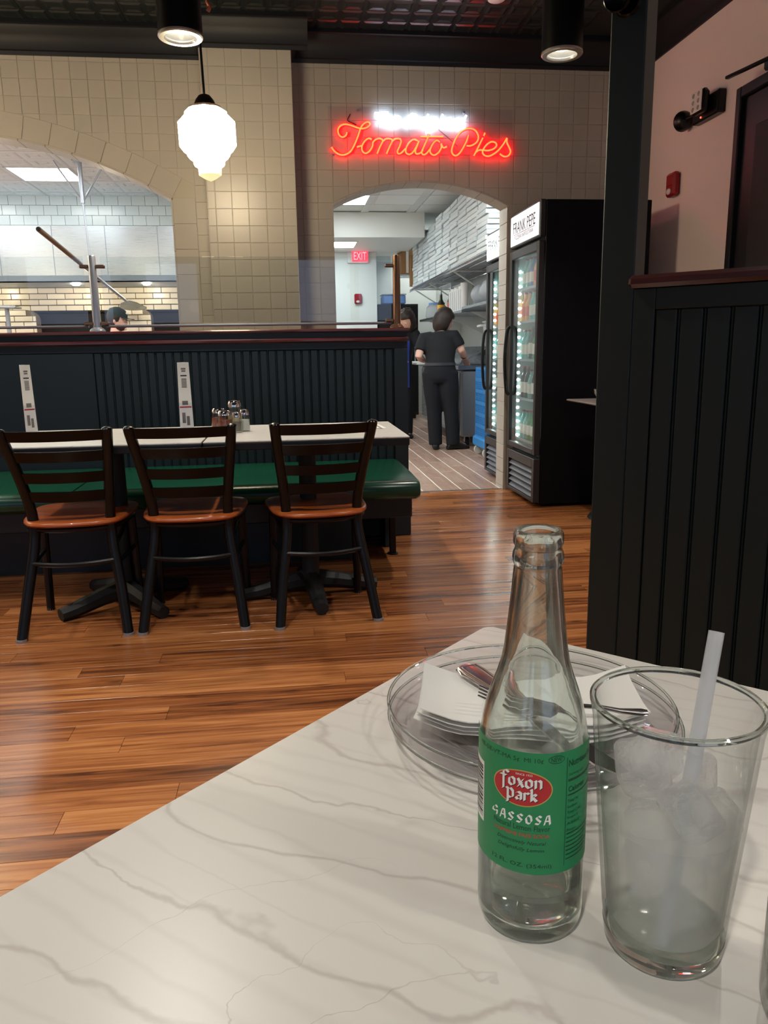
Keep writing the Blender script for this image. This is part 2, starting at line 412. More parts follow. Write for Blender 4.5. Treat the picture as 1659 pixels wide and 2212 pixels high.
# ------------------------------------------------------------------ mesh helper
class M:
    def __init__(s):
        s.v = []; s.f = []
    def add(s, vs, fs):
        n = len(s.v)
        s.v.extend(tuple(v) for v in vs)
        s.f.extend(tuple(i+n for i in f) for f in fs)
        return s
    def box(s, x0, y0, z0, x1, y1, z1, c=0.0):
        x0, x1 = min(x0, x1), max(x0, x1); y0, y1 = min(y0, y1), max(y0, y1); z0, z1 = min(z0, z1), max(z0, z1)
        if c <= 0:
            return s.add([(x0,y0,z0),(x1,y0,z0),(x1,y1,z0),(x0,y1,z0),(x0,y0,z1),(x1,y0,z1),(x1,y1,z1),(x0,y1,z1)],
                         [(0,3,2,1),(4,5,6,7),(0,1,5,4),(1,2,6,5),(2,3,7,6),(3,0,4,7)])
        c = min(c, (x1-x0)*.49, (y1-y0)*.49, (z1-z0)*.49)
        vs = []; idx = {}
        for i, (x, sx) in enumerate(((x0,1),(x1,-1))):
            for j, (y, sy) in enumerate(((y0,1),(y1,-1))):
                for k, (z, sz) in enumerate(((z0,1),(z1,-1))):
                    idx[i,j,k,0] = len(vs); vs.append((x, y+sy*c, z+sz*c))
                    idx[i,j,k,1] = len(vs); vs.append((x+sx*c, y, z+sz*c))
                    idx[i,j,k,2] = len(vs); vs.append((x+sx*c, y+sy*c, z))
        F = []
        for i in (0,1):
            q = [idx[i,0,0,0], idx[i,1,0,0], idx[i,1,1,0], idx[i,0,1,0]]; F.append(q if i else q[::-1])
            q = [idx[0,i,0,1], idx[0,i,1,1], idx[1,i,1,1], idx[1,i,0,1]]; F.append(q if i else q[::-1])
            q = [idx[0,0,i,2], idx[1,0,i,2], idx[1,1,i,2], idx[0,1,i,2]]; F.append(q if i else q[::-1])
        for i in (0,1):
            for j in (0,1):
                F.append([idx[i,j,0,0], idx[i,j,1,0], idx[i,j,1,1], idx[i,j,0,1]])
                F.append([idx[i,0,j,0], idx[i,1,j,0], idx[i,1,j,2], idx[i,0,j,2]])
                F.append([idx[0,i,j,1], idx[1,i,j,1], idx[1,i,j,2], idx[0,i,j,2]])
                for k in (0,1):
                    F.append([idx[i,j,k,0], idx[i,j,k,1], idx[i,j,k,2]])
        return s.add(vs, F)
    def lathe(s, prof, n=24, c=(0,0,0), cap0=False, cap1=False):
        vs = []; F = []
        for r, z in prof:
            for i in range(n):
                a = 2*pi*i/n
                vs.append((c[0]+r*cos(a), c[1]+r*sin(a), c[2]+z))
        for j in range(len(prof)-1):
            for i in range(n):
                k = (i+1) % n
                F.append((j*n+i, j*n+k, (j+1)*n+k, (j+1)*n+i))
        if cap0: F.append(tuple(range(n))[::-1])
        if cap1: F.append(tuple((len(prof)-1)*n+i for i in range(n)))
        return s.add(vs, F)
    def tube(s, path, r, n=8, closed=False, flat=1.0, upv=None):
        P = [Vector(p) for p in path]; m = len(P)
        R = r if isinstance(r, (list, tuple)) else [r]*m
        vs = []; F = []
        prev = None
        for i, p in enumerate(P):
            if closed: t = P[(i+1) % m]-P[i-1]
            else: t = P[min(i+1, m-1)]-P[max(i-1, 0)]
            t.normalize()
            if upv is not None:
                a = Vector(upv); a = (a-t*a.dot(t))
            elif prev is None:
                a = Vector((0,0,1)) if abs(t.z) < 0.9 else Vector((0,1,0))
                a = a-t*a.dot(t)
            else:
                a = prev-t*prev.dot(t)
            a.normalize(); prev = a
            b = t.cross(a)
            for k in range(n):
                g = 2*pi*(k+0.5)/n
                vs.append(p+a*(R[i]*cos(g)*flat)+b*(R[i]*sin(g)))
        for i in range(m if closed else m-1):
            j = (i+1) % m
            for k in range(n):
                l = (k+1) % n
                F.append((i*n+k, i*n+l, j*n+l, j*n+k))
        if not closed:
            F.append(tuple(range(n))[::-1]); F.append(tuple((m-1)*n+k for k in range(n)))
        return s.add(vs, F)
    def cyl(s, p, q, r, n=16, r2=None):
        return s.tube([p, q], [r, r if r2 is None else r2], n)
    def prism(s, poly, fa, fb):
        n = len(poly)
        vs = [fa(*p) for p in poly]+[fb(*p) for p in poly]
        F = [tuple(range(n)), tuple(range(2*n-1, n-1, -1))]
        for i in range(n):
            j = (i+1) % n
            F.append((i, i+n, j+n, j))
        return s.add(vs, F)
    def ball(s, c, r, n=12, m=8, sc=(1,1,1)):
        vs = []; F = []
        for j in range(m+1):
            b = -pi/2+pi*j/m
            for i in range(n):
                a = 2*pi*i/n
                vs.append((c[0]+r*sc[0]*cos(b)*cos(a), c[1]+r*sc[1]*cos(b)*sin(a), c[2]+r*sc[2]*sin(b)))
        for j in range(m):
            for i in range(n):
                k = (i+1) % n
                F.append((j*n+i, j*n+k, (j+1)*n+k, (j+1)*n+i))
        return s.add(vs, F)
    def loft(s, rings, n=16, cap=True):
        """rings: (centre, u, v) with u, v radius vectors"""
        vs = []; F = []
        for c, u, v in rings:
            c, u, v = Vector(c), Vector(u), Vector(v)
            for i in range(n):
                a = 2*pi*i/n
                vs.append(c+u*cos(a)+v*sin(a))
        for j in range(len(rings)-1):
            for i in range(n):
                k = (i+1) % n
                F.append((j*n+i, j*n+k, (j+1)*n+k, (j+1)*n+i))
        if cap:
            F.append(tuple(range(n))[::-1]); F.append(tuple((len(rings)-1)*n+i for i in range(n)))
        return s.add(vs, F)
    def xf(s, mt):
        s.v = [tuple(mt @ Vector(v)) for v in s.v]
        return s

def mesh_of(name, b, m, smooth=35, fix=True):
    me = bpy.data.meshes.new(name)
    me.from_pydata(b.v, [], b.f)
    if fix:
        bm = bmesh.new(); bm.from_mesh(me)
        bmesh.ops.remove_doubles(bm, verts=bm.verts, dist=1e-6)
        bmesh.ops.recalc_face_normals(bm, faces=bm.faces)
        bm.to_mesh(me); bm.free()
    if m: me.materials.append(MATS[m] if isinstance(m, str) else m)
    if smooth:
        me.shade_smooth()
        me.set_sharp_from_angle(angle=radians(smooth))
    return me

def link(name, me, parent=None, loc=None, rot=None):
    o = bpy.data.objects.new(name, me)
    COL.objects.link(o)
    if parent is not None: o.parent = parent
    if loc is not None: o.location = loc
    if rot is not None: o.rotation_euler = rot
    return o

def obj(name, b, m, parent=None, loc=None, rot=None, smooth=35, fix=True):
    return link(name, mesh_of(name, b, m, smooth, fix), parent, loc, rot)

def tag(o, label=None, cat=None, group=None, kind=None):
    if label: o['label'] = label
    if cat: o['category'] = cat
    if group: o['group'] = group
    if kind: o['kind'] = kind
    return o

def thing(name, label, cat, loc=(0,0,0), rz=0.0, group=None):
    o = bpy.data.objects.new(name, None)
    o.empty_display_size = 0.05
    COL.objects.link(o)
    o.location = loc; o.rotation_euler = (0, 0, rz)
    return tag(o, label, cat, group)

def struct(name, b, m, smooth=35):
    return tag(obj(name, b, m, smooth=smooth), kind='structure')

def dup(root, loc, rz=0.0, label=None, group=None):
    def cp(o, par):
        c = o.copy(); COL.objects.link(c)
        if par is not None: c.parent = par
        for ch in KIDS.get(o.name, []): cp(ch, c)
        return c
    global KIDS
    KIDS = {}
    for o in list(bpy.data.objects):
        if o.parent is not None: KIDS.setdefault(o.parent.name, []).append(o)
    r = cp(root, None)
    r.location = loc; r.rotation_euler = (0, 0, rz)
    if label: r['label'] = label
    if group: r['group'] = group
    return r
KIDS = {}

def smooth_path(pts, k=5, closed=False):
    P = [Vector(p) for p in pts]
    n = len(P); out = []
    rng = range(n) if closed else range(n-1)
    for i in rng:
        p0 = P[i-1] if (closed or i > 0) else P[i]*2-P[i+1]
        p1 = P[i]; p2 = P[(i+1) % n]
        p3 = P[(i+2) % n] if (closed or i+2 < n) else p2*2-p1
        for j in range(k):
            t = j/k
            out.append(0.5*((2*p1)+(-p0+p2)*t+(2*p0-5*p1+4*p2-p3)*t*t+(-p0+3*p1-3*p2+p3)*t**3))
    if not closed: out.append(P[-1])
    return out

def text_mesh(body, size=1.0, align='CENTER', bold=0.0, depth=0.0, res=2):
    """-> (verts, faces) of lettering in the xy plane"""
    cu = bpy.data.curves.new('lettering', 'FONT')
    cu.body = body; cu.size = size; cu.align_x = align; cu.align_y = 'CENTER'
    cu.resolution_u = res; cu.offset = bold; cu.extrude = depth
    o = bpy.data.objects.new('lettering', cu)
    COL.objects.link(o)
    dg = bpy.context.evaluated_depsgraph_get()
    me = bpy.data.meshes.new_from_object(o.evaluated_get(dg))
    vs = [tuple(v.co) for v in me.vertices]; fs = [tuple(p.vertices) for p in me.polygons]
    bpy.data.objects.remove(o, do_unlink=True); bpy.data.curves.remove(cu); bpy.data.meshes.remove(me)
    return vs, fs

def fit_text(vs, w, h=None):
    x0 = min(v[0] for v in vs); x1 = max(v[0] for v in vs); y0 = min(v[1] for v in vs); y1 = max(v[1] for v in vs)
    sx = w/(x1-x0); sy = sx if h is None else h/(y1-y0)
    return [((v[0]-(x0+x1)/2)*sx, (v[1]-(y0+y1)/2)*sy, v[2]) for v in vs]

# =================================================================== STRUCTURE
CEIL = 3.2
WY = 5.78      # front face of the dividing wall
RX = 2.61      # right wall
# --- dining floor of individual planks
fl = struct('floor', M().box(-4, -3.2, -0.04, RX, 5.80, -0.006), 'floor_gap', 0)
pl = [mesh_of('plank', M().box(0, 0, -0.006, 1.2192, 0.0898, 0.0, 0.0006), 'floor_wood', 0, False)]
y = 0.85
r = 0
while y < 5.79:
    x = -3.2+((r*0.47+0.21*(r*r % 5)) % 1.22)-0.6
    while x < RX-0.02:
        x1 = min(x+1.2192, RX-0.002)
        me = pl[0]
        yy = min(0.0898, 5.797-y)
        if x1-x < 1.2 or yy < 0.0895:
            me = mesh_of('plank', M().box(0, 0, -0.006, x1-x, yy, 0.0, 0.0006), 'floor_wood', 0, False)
        link('plank', me, fl, (x, y, 0))
        x += 1.22
    y += 0.0905
    r += 1
tag(obj('plank_field', M().box(-4, -3.2, -0.006, RX, 0.848, -0.0005), 'floor_wood', fl), kind='stuff')
# --- kitchen floor of long tiles
kf = struct('floor_kitchen', M().box(-4, 5.80, -0.04, RX, 13.6, -0.0015), 'grout_tan', 0)
tm = mesh_of('tile', M().box(0, 0, -0.006, 0.602, 0.1465, 0.0, 0.001), 'kitchen_tile', 0, False)
for c in range(15):
    for k in range(-1, 12):
        y0 = 5.86+0.61*k+(0.305 if c % 2 else 0.0)
        ya, yb = max(y0, 5.815), min(y0+0.602, 12.4)
        if yb-ya < 0.03: continue
        me = tm if yb-ya > 0.6 else mesh_of('tile', M().box(0, 0, -0.006, yb-ya, 0.1465, 0.0, 0.001), 'kitchen_tile', 0, False)
        link('tile', me, kf, (0.235+0.155*c+0.148, ya, 0), (0, 0, pi/2))
tag(obj('tile_field', M().box(-4, 5.86, -0.006, 0.23, 9.7, -0.001).box(0.23, 12.42, -0.006, RX, 13.6, -0.001), 'kitchen_tile', kf), kind='stuff')
obj('threshold', M().box(0.62, 5.797, -0.004, 1.64, 5.815, 0.004, 0.002), 'stainless_dark', kf)

# --- dining ceiling with pressed tin panels
ce = struct('ceiling', M().box(-4, -3.2, CEIL, RX, 5.98, CEIL+0.08), 'ceiling_dark', 0)
b = M().box(0.003, 0.003, -0.004, 0.607, 0.607, 0.0, 0.002)
for i in range(4):
    for j in range(4):
        cx, cy = 0.076+0.1525*i, 0.076+0.1525*j
        R0, R1, R2 = 0.066, 0.052, 0.03
        vs = []
        for R_, z_ in ((R0, -0.004), (R1, -0.011), (R2, -0.006)):
            vs += [(cx-R_, cy-R_, z_), (cx+R_, cy-R_, z_), (cx+R_, cy+R_, z_), (cx-R_, cy+R_, z_)]
        F = [(8, 9, 10, 11)]
        for q in range(2):
            for s_ in range(4):
                F.append((q*4+s_, q*4+(s_+1) % 4, q*4+4+(s_+1) % 4, q*4+4+s_))
        b.add(vs, F)
tin = mesh_of('tin_panel', b, 'tin_ceiling', 0)
for i in range(11):
    for j in range(5):
        link('tin_panel', tin, ce, (-4+0.61*i-0.05*0, 2.65+0.61*j, CEIL)) if -4+0.61*i+0.6 < RX else None

# --- the dividing wall with its two arches, tiled
A1 = (-2.2501, -0.4101, 2.959)
A2 = (1.001, 0.8834, 1.3813)
def arc(A, x): return A[1]+sqrt(max(A[2]**2-(x-A[0])**2, 0))
BAND = (-2.4462, -0.9215, 3.647)
SP1 = -0.745
poly = [(SP1, 0), (-0.487, 0), (-0.487, CEIL), (-4, CEIL), (-4, 0), (-3.755, 0)]
poly += [(-3.755+(SP1+3.755)*i/40, arc(A1, -3.755+(SP1+3.755)*i/40)) for i in range(41)]
wl = struct('wall_back_left', M().prism(poly, lambda x, z: (x, WY, z), lambda x, z: (x, WY+0.2, z)), 'wall_base_paint', 0)
L2, R2x = 0.353, 1.644
poly = [(L2, 0), (0.102, 0), (0.102, CEIL), (RX, CEIL), (RX, 0), (R2x, 0)]
poly += [(R2x+(L2-R2x)*i/32, arc(A2, R2x+(L2-R2x)*i/32)) for i in range(33)]
wr = struct('wall_back_right', M().prism(poly, lambda x, z: (x, WY, z), lambda x, z: (x, WY+0.2, z)), 'wall_base_paint', 0)
wc = struct('wall_column', M().box(-0.487, 5.555, 0, 0.102, 5.98, CEIL), 'wall_base_paint', 0)

PT = 0.109
TT = 0.004
_tilecache = {}
def wall_tile(parent, x0, x1, z0, z1, low, yf=WY):
    """one square tile, trimmed to the curve low(x)"""
    g = 0.0016
    x0 += g; x1 -= g; z0 += g; z1 -= g
    if x1-x0 < 0.012: return
    lz = [low(x0+(x1-x0)*i/6) for i in range(7)]
    if min(lz) >= z1-0.008: return
    if max(lz) <= z0:
        key = (round(x1-x0, 4), round(z1-z0, 4))
        if key not in _tilecache:
            _tilecache[key] = mesh_of('tile', M().box(0, -TT, 0, x1-x0, 0, z1-z0, 0.0014), 'wall_tile_paint', 0, False)
        link('tile', _tilecache[key], parent, (x0, yf, z0))
        return
    pts = [(x0+(x1-x0)*i/6, max(z0, min(lz[i]+g, z1))) for i in range(7)]
    top = [(x1, z1), (x0, z1)]
    pts = [p for i, p in enumerate(pts) if p[1] < z1-1e-4 or (i > 0 and pts[i-1][1] < z1-1e-4) or (i < 6 and pts[i+1][1] < z1-1e-4)]
    if len(pts) < 2: return
    xa, xb = pts[0][0], pts[-1][0]
    pg = pts+[p for p in ((xb, z1), (xa, z1)) if abs(p[1]-pts[-1 if p[0] == xb else 0][1]) > 1e-4]
    if len(pg) < 3: return
    obj('tile', M().prism([(p[0]-x0, p[1]-z0) for p in pg], lambda x, z: (x, -TT, z), lambda x, z: (x, 0, z)), 'wall_tile_paint', parent, (x0, yf, z0), smooth=0)

def low1(x):
    return BAND[1]+sqrt(max(BAND[2]**2-(x-BAND[0])**2, 0)) if x < -0.5905 else 1.0
zj = [3.012]+[2.8725+PT*1-PT*k for k in range(1, 18)]
zj = [3.012, 2.9815]+[2.8725-PT*k for k in range(0, 17)]
for k in range(len(zj)-1):
    x1 = -0.59
    wall_tile(wl, -0.59, -0.487, zj[k+1], zj[k], low1)
    while x1 > -3.0:
        wall_tile(wl, x1-PT, x1, zj[k+1], zj[k], low1)
        x1 -= PT
# arch surround: radial blocks, then the jamb blocks
a0 = atan2(arc(A1, SP1)-A1[1], SP1-A1[0])
da = 0.171/A1[2]
def bandr(a):
    # distance along the ray from the arch centre to the outer circle
    ox, oz = A1[0]-BAND[0], A1[1]-BAND[1]
    bq = ox*cos(a)+oz*sin(a); cq = ox*ox+oz*oz-BAND[2]**2
    return -bq+sqrt(bq*bq-cq)
for k in range(13):
    g = 0.0012/A1[2]*2
    aa, ab = a0+da*k+g, a0+da*(k+1)-g
    inn = [(A1[0]+(A1[2]+0.002)*cos(aa+(ab-aa)*i/4), A1[1]+(A1[2]+0.002)*sin(aa+(ab-aa)*i/4)) for i in range(5)]
    out = []
    for i in range(4, -1, -1):
        a = aa+(ab-aa)*i/4
        R_ = bandr(a)-0.002
        out.append((min(A1[0]+R_*cos(a), -0.592), A1[1]+R_*sin(a)))
    obj('arch_block', M().prism(inn+out, lambda x, z: (x, WY-TT-0.001, z), lambda x, z: (x, WY, z)), 'wall_tile_paint', wl, smooth=0)
zt = arc(A1, SP1)
for k in range(8):
    z1 = zt-0.001-0.17*k
    me = M().box(SP1+0.001, WY-TT-0.001, z1-0.168, -0.592, WY, z1, 0.0012)
    obj('jamb_block', me, 'wall_tile_paint', wl, smooth=0, fix=False)
# arch reveals lined with tile
def reveal(parent, A, xl, xr, zbot, step):
    n = max(3, int(A[2]*(atan2(arc(A, xl)-A[1], xl-A[0])-atan2(arc(A, xr)-A[1], xr-A[0]))/step))
    aR = atan2(arc(A, xr)-A[1], xr-A[0]); aL = atan2(arc(A, xl)-A[1], xl-A[0])
    for k in range(n):
        aa, ab = aR+(aL-aR)*k/n+0.0008, aR+(aL-aR)*(k+1)/n-0.0008
        pts = [(A[0]+(A[2])*cos(aa+(ab-aa)*i/3), A[1]+(A[2])*sin(aa+(ab-aa)*i/3)) for i in range(4)]
        pts += [(A[0]+(A[2]-0.012)*cos(ab-(ab-aa)*i/3), A[1]+(A[2]-0.012)*sin(ab-(ab-aa)*i/3)) for i in range(4)]
        obj('reveal_tile', M().prism(pts, lambda x, z: (x, WY-0.003, z), lambda x, z: (x, WY+0.203, z)), 'wall_tile_paint', parent, smooth=0)
    z = arc(A, xr)-0.012
    z2 = z
    while z > zbot+0.02:
        za = max(z-step+0.002, zbot)
        for xx, s_ in ((xr, -1), (xl, 1)):
            if xx < -3: continue
            obj('reveal_tile', M().box(xx, WY-0.003, za, xx+s_*0.012, WY+0.203, z-0.001, 0.001), 'wall_tile_paint', parent, smooth=0, fix=False)
        z -= step
reveal(wl, A1, -3.755, SP1, 0.9, 0.171)
reveal(wr, A2, L2, R2x, 0.0, PT)

def low2(x):
    if L2 <= x <= R2x: return arc(A2, x)
    return 1.0 if x < L2 else 1.85
for k in range(len(zj)-1):
    x0 = 0.102
    edges = [0.102, 0.150]
    while edges[-1] < RX-0.002: edges.append(min(edges[-1]+PT, RX-0.001))
    for i in range(len(edges)-1):
        wall_tile(wr, edges[i], edges[i+1], zj[k+1], zj[k], low2)
zc = [3.01]+[2.9013-PT*k for k in range(0, 18)]
for k in range(len(zc)-1):
    ed = [-0.487, -0.4365, -0.3275, -0.2185, -0.0985, 0.0105, 0.102]
    for i in range(6):
        wall_tile(wc, ed[i], ed[i+1], zc[k+1], zc[k], lambda x: 1.0, 5.555)
    me = M().box(-0.487-TT, 5.557, zc[k+1]+0.0016, -0.487, 5.664, zc[k]-0.0016, 0.001).box(-0.487-TT, 5.667, zc[k+1]+0.0016, -0.487, 5.776, zc[k]-0.0016, 0.001)
    obj('side_tile', me, 'wall_tile_paint', wc, smooth=0, fix=False)

# crown mouldings
def crown(name, p, q, nrm, shift=0.0):
    """extrude the moulding profile from p to q (xy), projecting along nrm"""
    prof = [(0.0, 3.008), (0.012, 3.008), (0.018, 3.03), (0.03, 3.035), (0.038, 3.075), (0.062, 3.12), (0.092, 3.145), (0.098, 3.16), (0.11, 3.165), (0.11, CEIL), (0, CEIL)]
    f = lambda P: (lambda d, z: (P[0]+nrm[0]*d, P[1]+nrm[1]*d, z))
    return struct(name, M().prism(prof, f(p), f(q)), 'crown_paint', 30)
crown('trim_1', (-4, WY), (-0.487, WY), (0, -1))
crown('trim_2', (0.102, WY), (RX, WY), (0, -1))
t3 = crown('trim_3', (-0.597, 5.555), (0.212, 5.555), (0, -1))
for s_, xx in ((-1, -0.487), (1, 0.102)):
    o = crown('trim_3_return', (xx, 5.555), (xx, WY), (s_, 0)); o.name = 'crown_return'; o.parent = t3
    del o['kind']
crown('trim_4', (RX, -3.2), (RX, WY-0.0), (-1, 0))

# right wall (a door stands in it), left and front walls
struct('wall_right', M().box(RX, -3.2, 0, RX+0.12, 13.6, CEIL), 'wall_paint_neon_tint', 0)
struct('wall_left', M().box(-4.12, -3.2, 0, -4, 13.6, CEIL), 'wall_paint_neon_tint', 0)
wf = M()
wins = [(-3.8, -2.5, 0.7, 2.6), (-2.1, -1.25, 0.7, 2.45), (0.16, 2.3, 0.7, 2.5)]
xs = -4.0
for x0, x1, z0, z1 in wins:
    wf.box(xs, -3.32, 0, x0, -3.2, CEIL).box(x0, -3.32, 0, x1, -3.2, z0).box(x0, -3.32, z1, x1, -3.2, CEIL)
    xs = x1
wf.box(xs, -3.32, 0, RX, -3.2, CEIL)
struct('wall_front', wf, 'green_black_paint', 0)
for i, (x0, x1, z0, z1) in enumerate(wins):
    w = struct('window_%d' % (i+1), M().box(x0, -3.27, z0, x1, -3.263, z1), 'clear_pane', 0)
    fr = M().box(x0, -3.3, z0, x0+0.05, -3.22, z1).box(x1-0.05, -3.3, z0, x1, -3.22, z1).box(x0, -3.3, z0, x1, -3.22, z0+0.05).box(x0, -3.3, z1-0.05, x1, -3.22, z1)
    obj('window_frame', fr, 'black_matte', w)

# door in the right wall
d = struct('door_1', M().box(RX-0.03, 3.45, 0, RX, 4.36, 2.42, 0.004), 'door_black')
fr = M().box(RX-0.06, 4.36, 0, RX, 4.41, 2.48, 0.006).box(RX-0.06, 3.38, 0, RX, 3.45, 2.48, 0.006).box(RX-0.06, 3.45, 2.42, RX, 4.36, 2.48, 0.006)
obj('door_frame', fr, 'door_black', d)
obj('door_panel', M().box(RX-0.037, 3.58, 1.15, RX-0.03, 4.23, 2.25, 0.004).box(RX-0.037, 3.58, 0.2, RX-0.03, 4.23, 1.0, 0.004), 'black_matte', d)
obj('door_handle', M().tube(smooth_path([(RX-0.03, 3.53, 1.0), (RX-0.09, 3.53, 1.0), (RX-0.09, 3.62, 1.0)]), 0.011), 'steel_post', d)
cl = obj('door_closer', M().box(RX-0.07, 3.6, 2.485, RX-0.003, 4.15, 2.55, 0.01), 'stainless_dark', d)
obj('closer_arm', M().box(-0.012, -0.014, -0.008, 0.012, 0.36, 0.008, 0.003), 'black_metal', d, (RX-0.10, 3.98, 2.51), (0, 0, 0.18))

# --- kitchen shell
struct('wall_kitchen_side', M().box(-0.3, 9.7, 0, -0.2, 13.6, 2.9), 'kitchen_white', 0)
struct('wall_kitchen_far', M().box(-4, 13.6, 0, RX, 13.7, CEIL), 'kitchen_grey', 0)
struct('wall_kitchen_right', M().box(RX-0.01, WY+0.2, 0, RX, 13.6, 2.9), 'kitchen_grey', 0)
struct('wall_kitchen_post', M().box(0.2, 12.2, 0, 1.405, 12.6, 2.554), 'kitchen_white', 0)
KC = 2.87
lowc = struct('ceiling_kitchen_low', M().box(-0.2, 10.66, 2.555, 1.885, 13.6, KC), 'kitchen_white', 0)
kc = struct('ceiling_kitchen', M().box(-4, WY+0.2, KC+0.012, RX, 13.6, KC+0.1), 'kitchen_white', 0)
b = M().box(0.005, 0.005, 0, 0.605, 0.605, 0.012)
for i in range(2):
    for j in range(2):
        x0, y0 = 0.03+0.275*i, 0.03+0.275*j
        vs = []
        for k_, (q, z_) in enumerate(((0.0, 0.0), (0.02, -0.006), (0.055, -0.006), (0.085, 0.004), (0.11, -0.005))):
            vs += [(x0+q, y0+q, z_), (x0+0.265-q, y0+q, z_), (x0+0.265-q, y0+0.265-q, z_), (x0+q, y0+0.265-q, z_)]
        F = [(16, 17, 18, 19)]
        for q in range(4):
            for s_ in range(4):
                F.append((q*4+s_, q*4+(s_+1) % 4, q*4+4+(s_+1) % 4, q*4+4+s_))
        b.add(vs, F)
kp = mesh_of('ceiling_panel', b, 'kitchen_ceiling_panel', 0)
kp2 = mesh_of('ceiling_panel', M().box(0.005, 0.005, 0, 0.605, 0.605, 0.012, 0.003), 'kitchen_ceiling_panel', 0)
LIGHTS = []
gx0, gy0 = -3.86, 5.85
for i in range(11):
    for j in range(8):
        x, y = gx0+0.61*i+(0.12 if i >= 6 else 0.0), gy0+0.61*j
        if x+0.61 > RX: continue
        if (i, j) in ((2, 4), (2, 1), (5, 1), (7, 6), (7, 1), (9, 1), (0, 4), (0, 0), (4, 1), (0, 2), (5, 0), (6, 0), (8, 0)):
            LIGHTS.append((x, y)); continue  # besides those in view, hidden panels added to brighten the kitchen
        if j == 7 and y+0.61 > 10.66 and x < 1.3: continue
        link('ceiling_panel', kp if x < -0.4 else kp2, kc, (x, y, KC))
gb = M()
for i in range(12): gb.box(gx0+0.61*i-0.012+(0.12 if i >= 6 else 0.0), WY+0.2, KC-0.004, gx0+0.61*i+0.012, 10.66, KC+0.012)
for j in range(9): gb.box(-4, gy0+0.61*j-0.012, KC-0.004, RX, gy0+0.61*j+0.012, KC+0.012)
obj('grid_bars', gb, 'ceiling_grid', kc, smooth=0)
lights_low = [(0.42, 11.05), (1.0, 12.9)]
def ceiling_light(x, y, z, label):
    t = thing('ceiling_light', label, 'light', (x, y, z), 0, 'kitchen ceiling lights')
    obj('light_frame', M().box(0.0, 0.0, -0.008, 0.61, 0.02, 0.012).box(0, 0.59, -0.008, 0.61, 0.61, 0.012).box(0, 0.02, -0.008, 0.02, 0.59, 0.012).box(0.59, 0.02, -0.008, 0.61, 0.59, 0.012), 'ceiling_grid', t, smooth=0)
    obj('light_diffuser', M().box(0.02, 0.02, -0.003, 0.59, 0.59, 0.006), 'panel_light', t, smooth=0)
    return t
ORD = ['first', 'second', 'third', 'fourth', 'fifth', 'sixth', 'seventh', 'eighth', 'ninth', 'tenth', 'eleventh', 'twelfth', 'thirteenth', 'fourteenth', 'fifteenth', 'sixteenth', 'seventeenth', 'eighteenth']
for i, (x, y) in enumerate(LIGHTS):
    if x < -3.5 and y > 8: lab = 'added light panel in kitchen ceiling over ovens, out of view at left'
    elif x < -1.5 and y > 8: lab = 'square bright light panel in the kitchen ceiling beside the ceiling pole'
    elif x > 0 and y > 9.4: lab = 'bright ceiling light panel seen at top of the doorway arch, %s one' % ('left' if x < 0.5 else 'right')
    else: lab = 'added light panel in kitchen ceiling, hidden near the tiled wall, %s from the left' % ORD[i]
    ceiling_light(x, y, KC, lab)
ceiling_light(1.98, 12.5, KC, 'added light panel hidden in kitchen ceiling above far end of the pizza boxes')  # added out of sight behind the boxes to brighten the far kitchen
for x, y in lights_low[:1]:
    ceiling_light(x, y, 2.555, 'square light panel in the lower ceiling above the red exit sign')

# --- pizza oven wall: white tile above, glazed brick with openings below
BY = 9.7
wo = struct('wall_kitchen_back', M().box(-4, BY, 1.66, -0.3, BY+0.3, KC+0.012).box(-4, BY+0.25, 0, -0.3, BY+0.3, 1.66), 'brick_mortar', 0)
brick_me = mesh_of('brick', M().box(0, -0.012, 0, 0.193, 0, 0.056, 0.003), 'glazed_brick', 0, False)
half_me = mesh_of('brick', M().box(0, -0.012, 0, 0.092, 0, 0.056, 0.003), 'glazed_brick', 0, False)
def brick_course(parent, x0, x1, z, y, odd):
    x = x0-(0.1 if odd else 0.0)
    while x < x1-0.03:
        xa, xb = max(x, x0), min(x+0.193, x1)
        if xb-xa > 0.03:
            if xb-xa > 0.19: me = brick_me
            else: me = mesh_of('brick', M().box(0, -0.012, 0, xb-xa, 0, 0.056, 0.003), 'glazed_brick', 0, False)
            link('brick', me, parent, (xa, y, z))
        x += 0.2
for k in range(5):
    brick_course(wo, -3.55, -1.0, 1.600+0.066*k, BY, k % 2)
# dark oven openings, piers between them with rounded shoulders
obj('oven_opening', M().box(-3.9, BY+0.02, 0.9, -0.4, BY+0.24, 1.66), 'deep_dark', wo, smooth=0)
obj('lintel', M().box(-3.55, BY-0.006, 1.578, -1.0, BY+0.05, 1.598), 'deep_dark', wo, smooth=0)
def pier(x0, x1, ztop, rr):
    pts = [(x0, 0.9), (x1, 0.9)]
    for i in range(7):
        a = pi/2*i/6
        pts.append((x1-rr+rr*cos(a), ztop-rr+rr*sin(a)))
    for i in range(7):
        a = pi/2+pi/2*i/6
        pts.append((x0+rr*0.5+rr*0.5*cos(a), ztop-rr*0.5+rr*0.5*sin(a)))
    p = obj('oven_pier', M().prism(pts, lambda x, z: (x, BY-0.14, z), lambda x, z: (x, BY+0.2, z)), 'brick_mortar', wo, smooth=0)
    for k in range(11):
        z = ztop-0.064-0.066*k
        cut = rr-sqrt(max(rr*rr-max(0, rr-(ztop-z-0.066))**2, 0)) if ztop-z < rr else 0
        cut = min(cut, rr*0.8)
        brick_course(p, x0+0.004+cut*0.4, x1-0.004-cut, z, BY-0.14, k % 2)
    return p
pier(-3.4, -2.86, 1.605, 0.11)
pier(-2.02, -1.57, 1.605, 0.11)
tile_me = mesh_of('wall_tile', M().box(0, -0.008, 0, 0.148, 0, 0.106, 0.002), 'white_tile', 0, False)
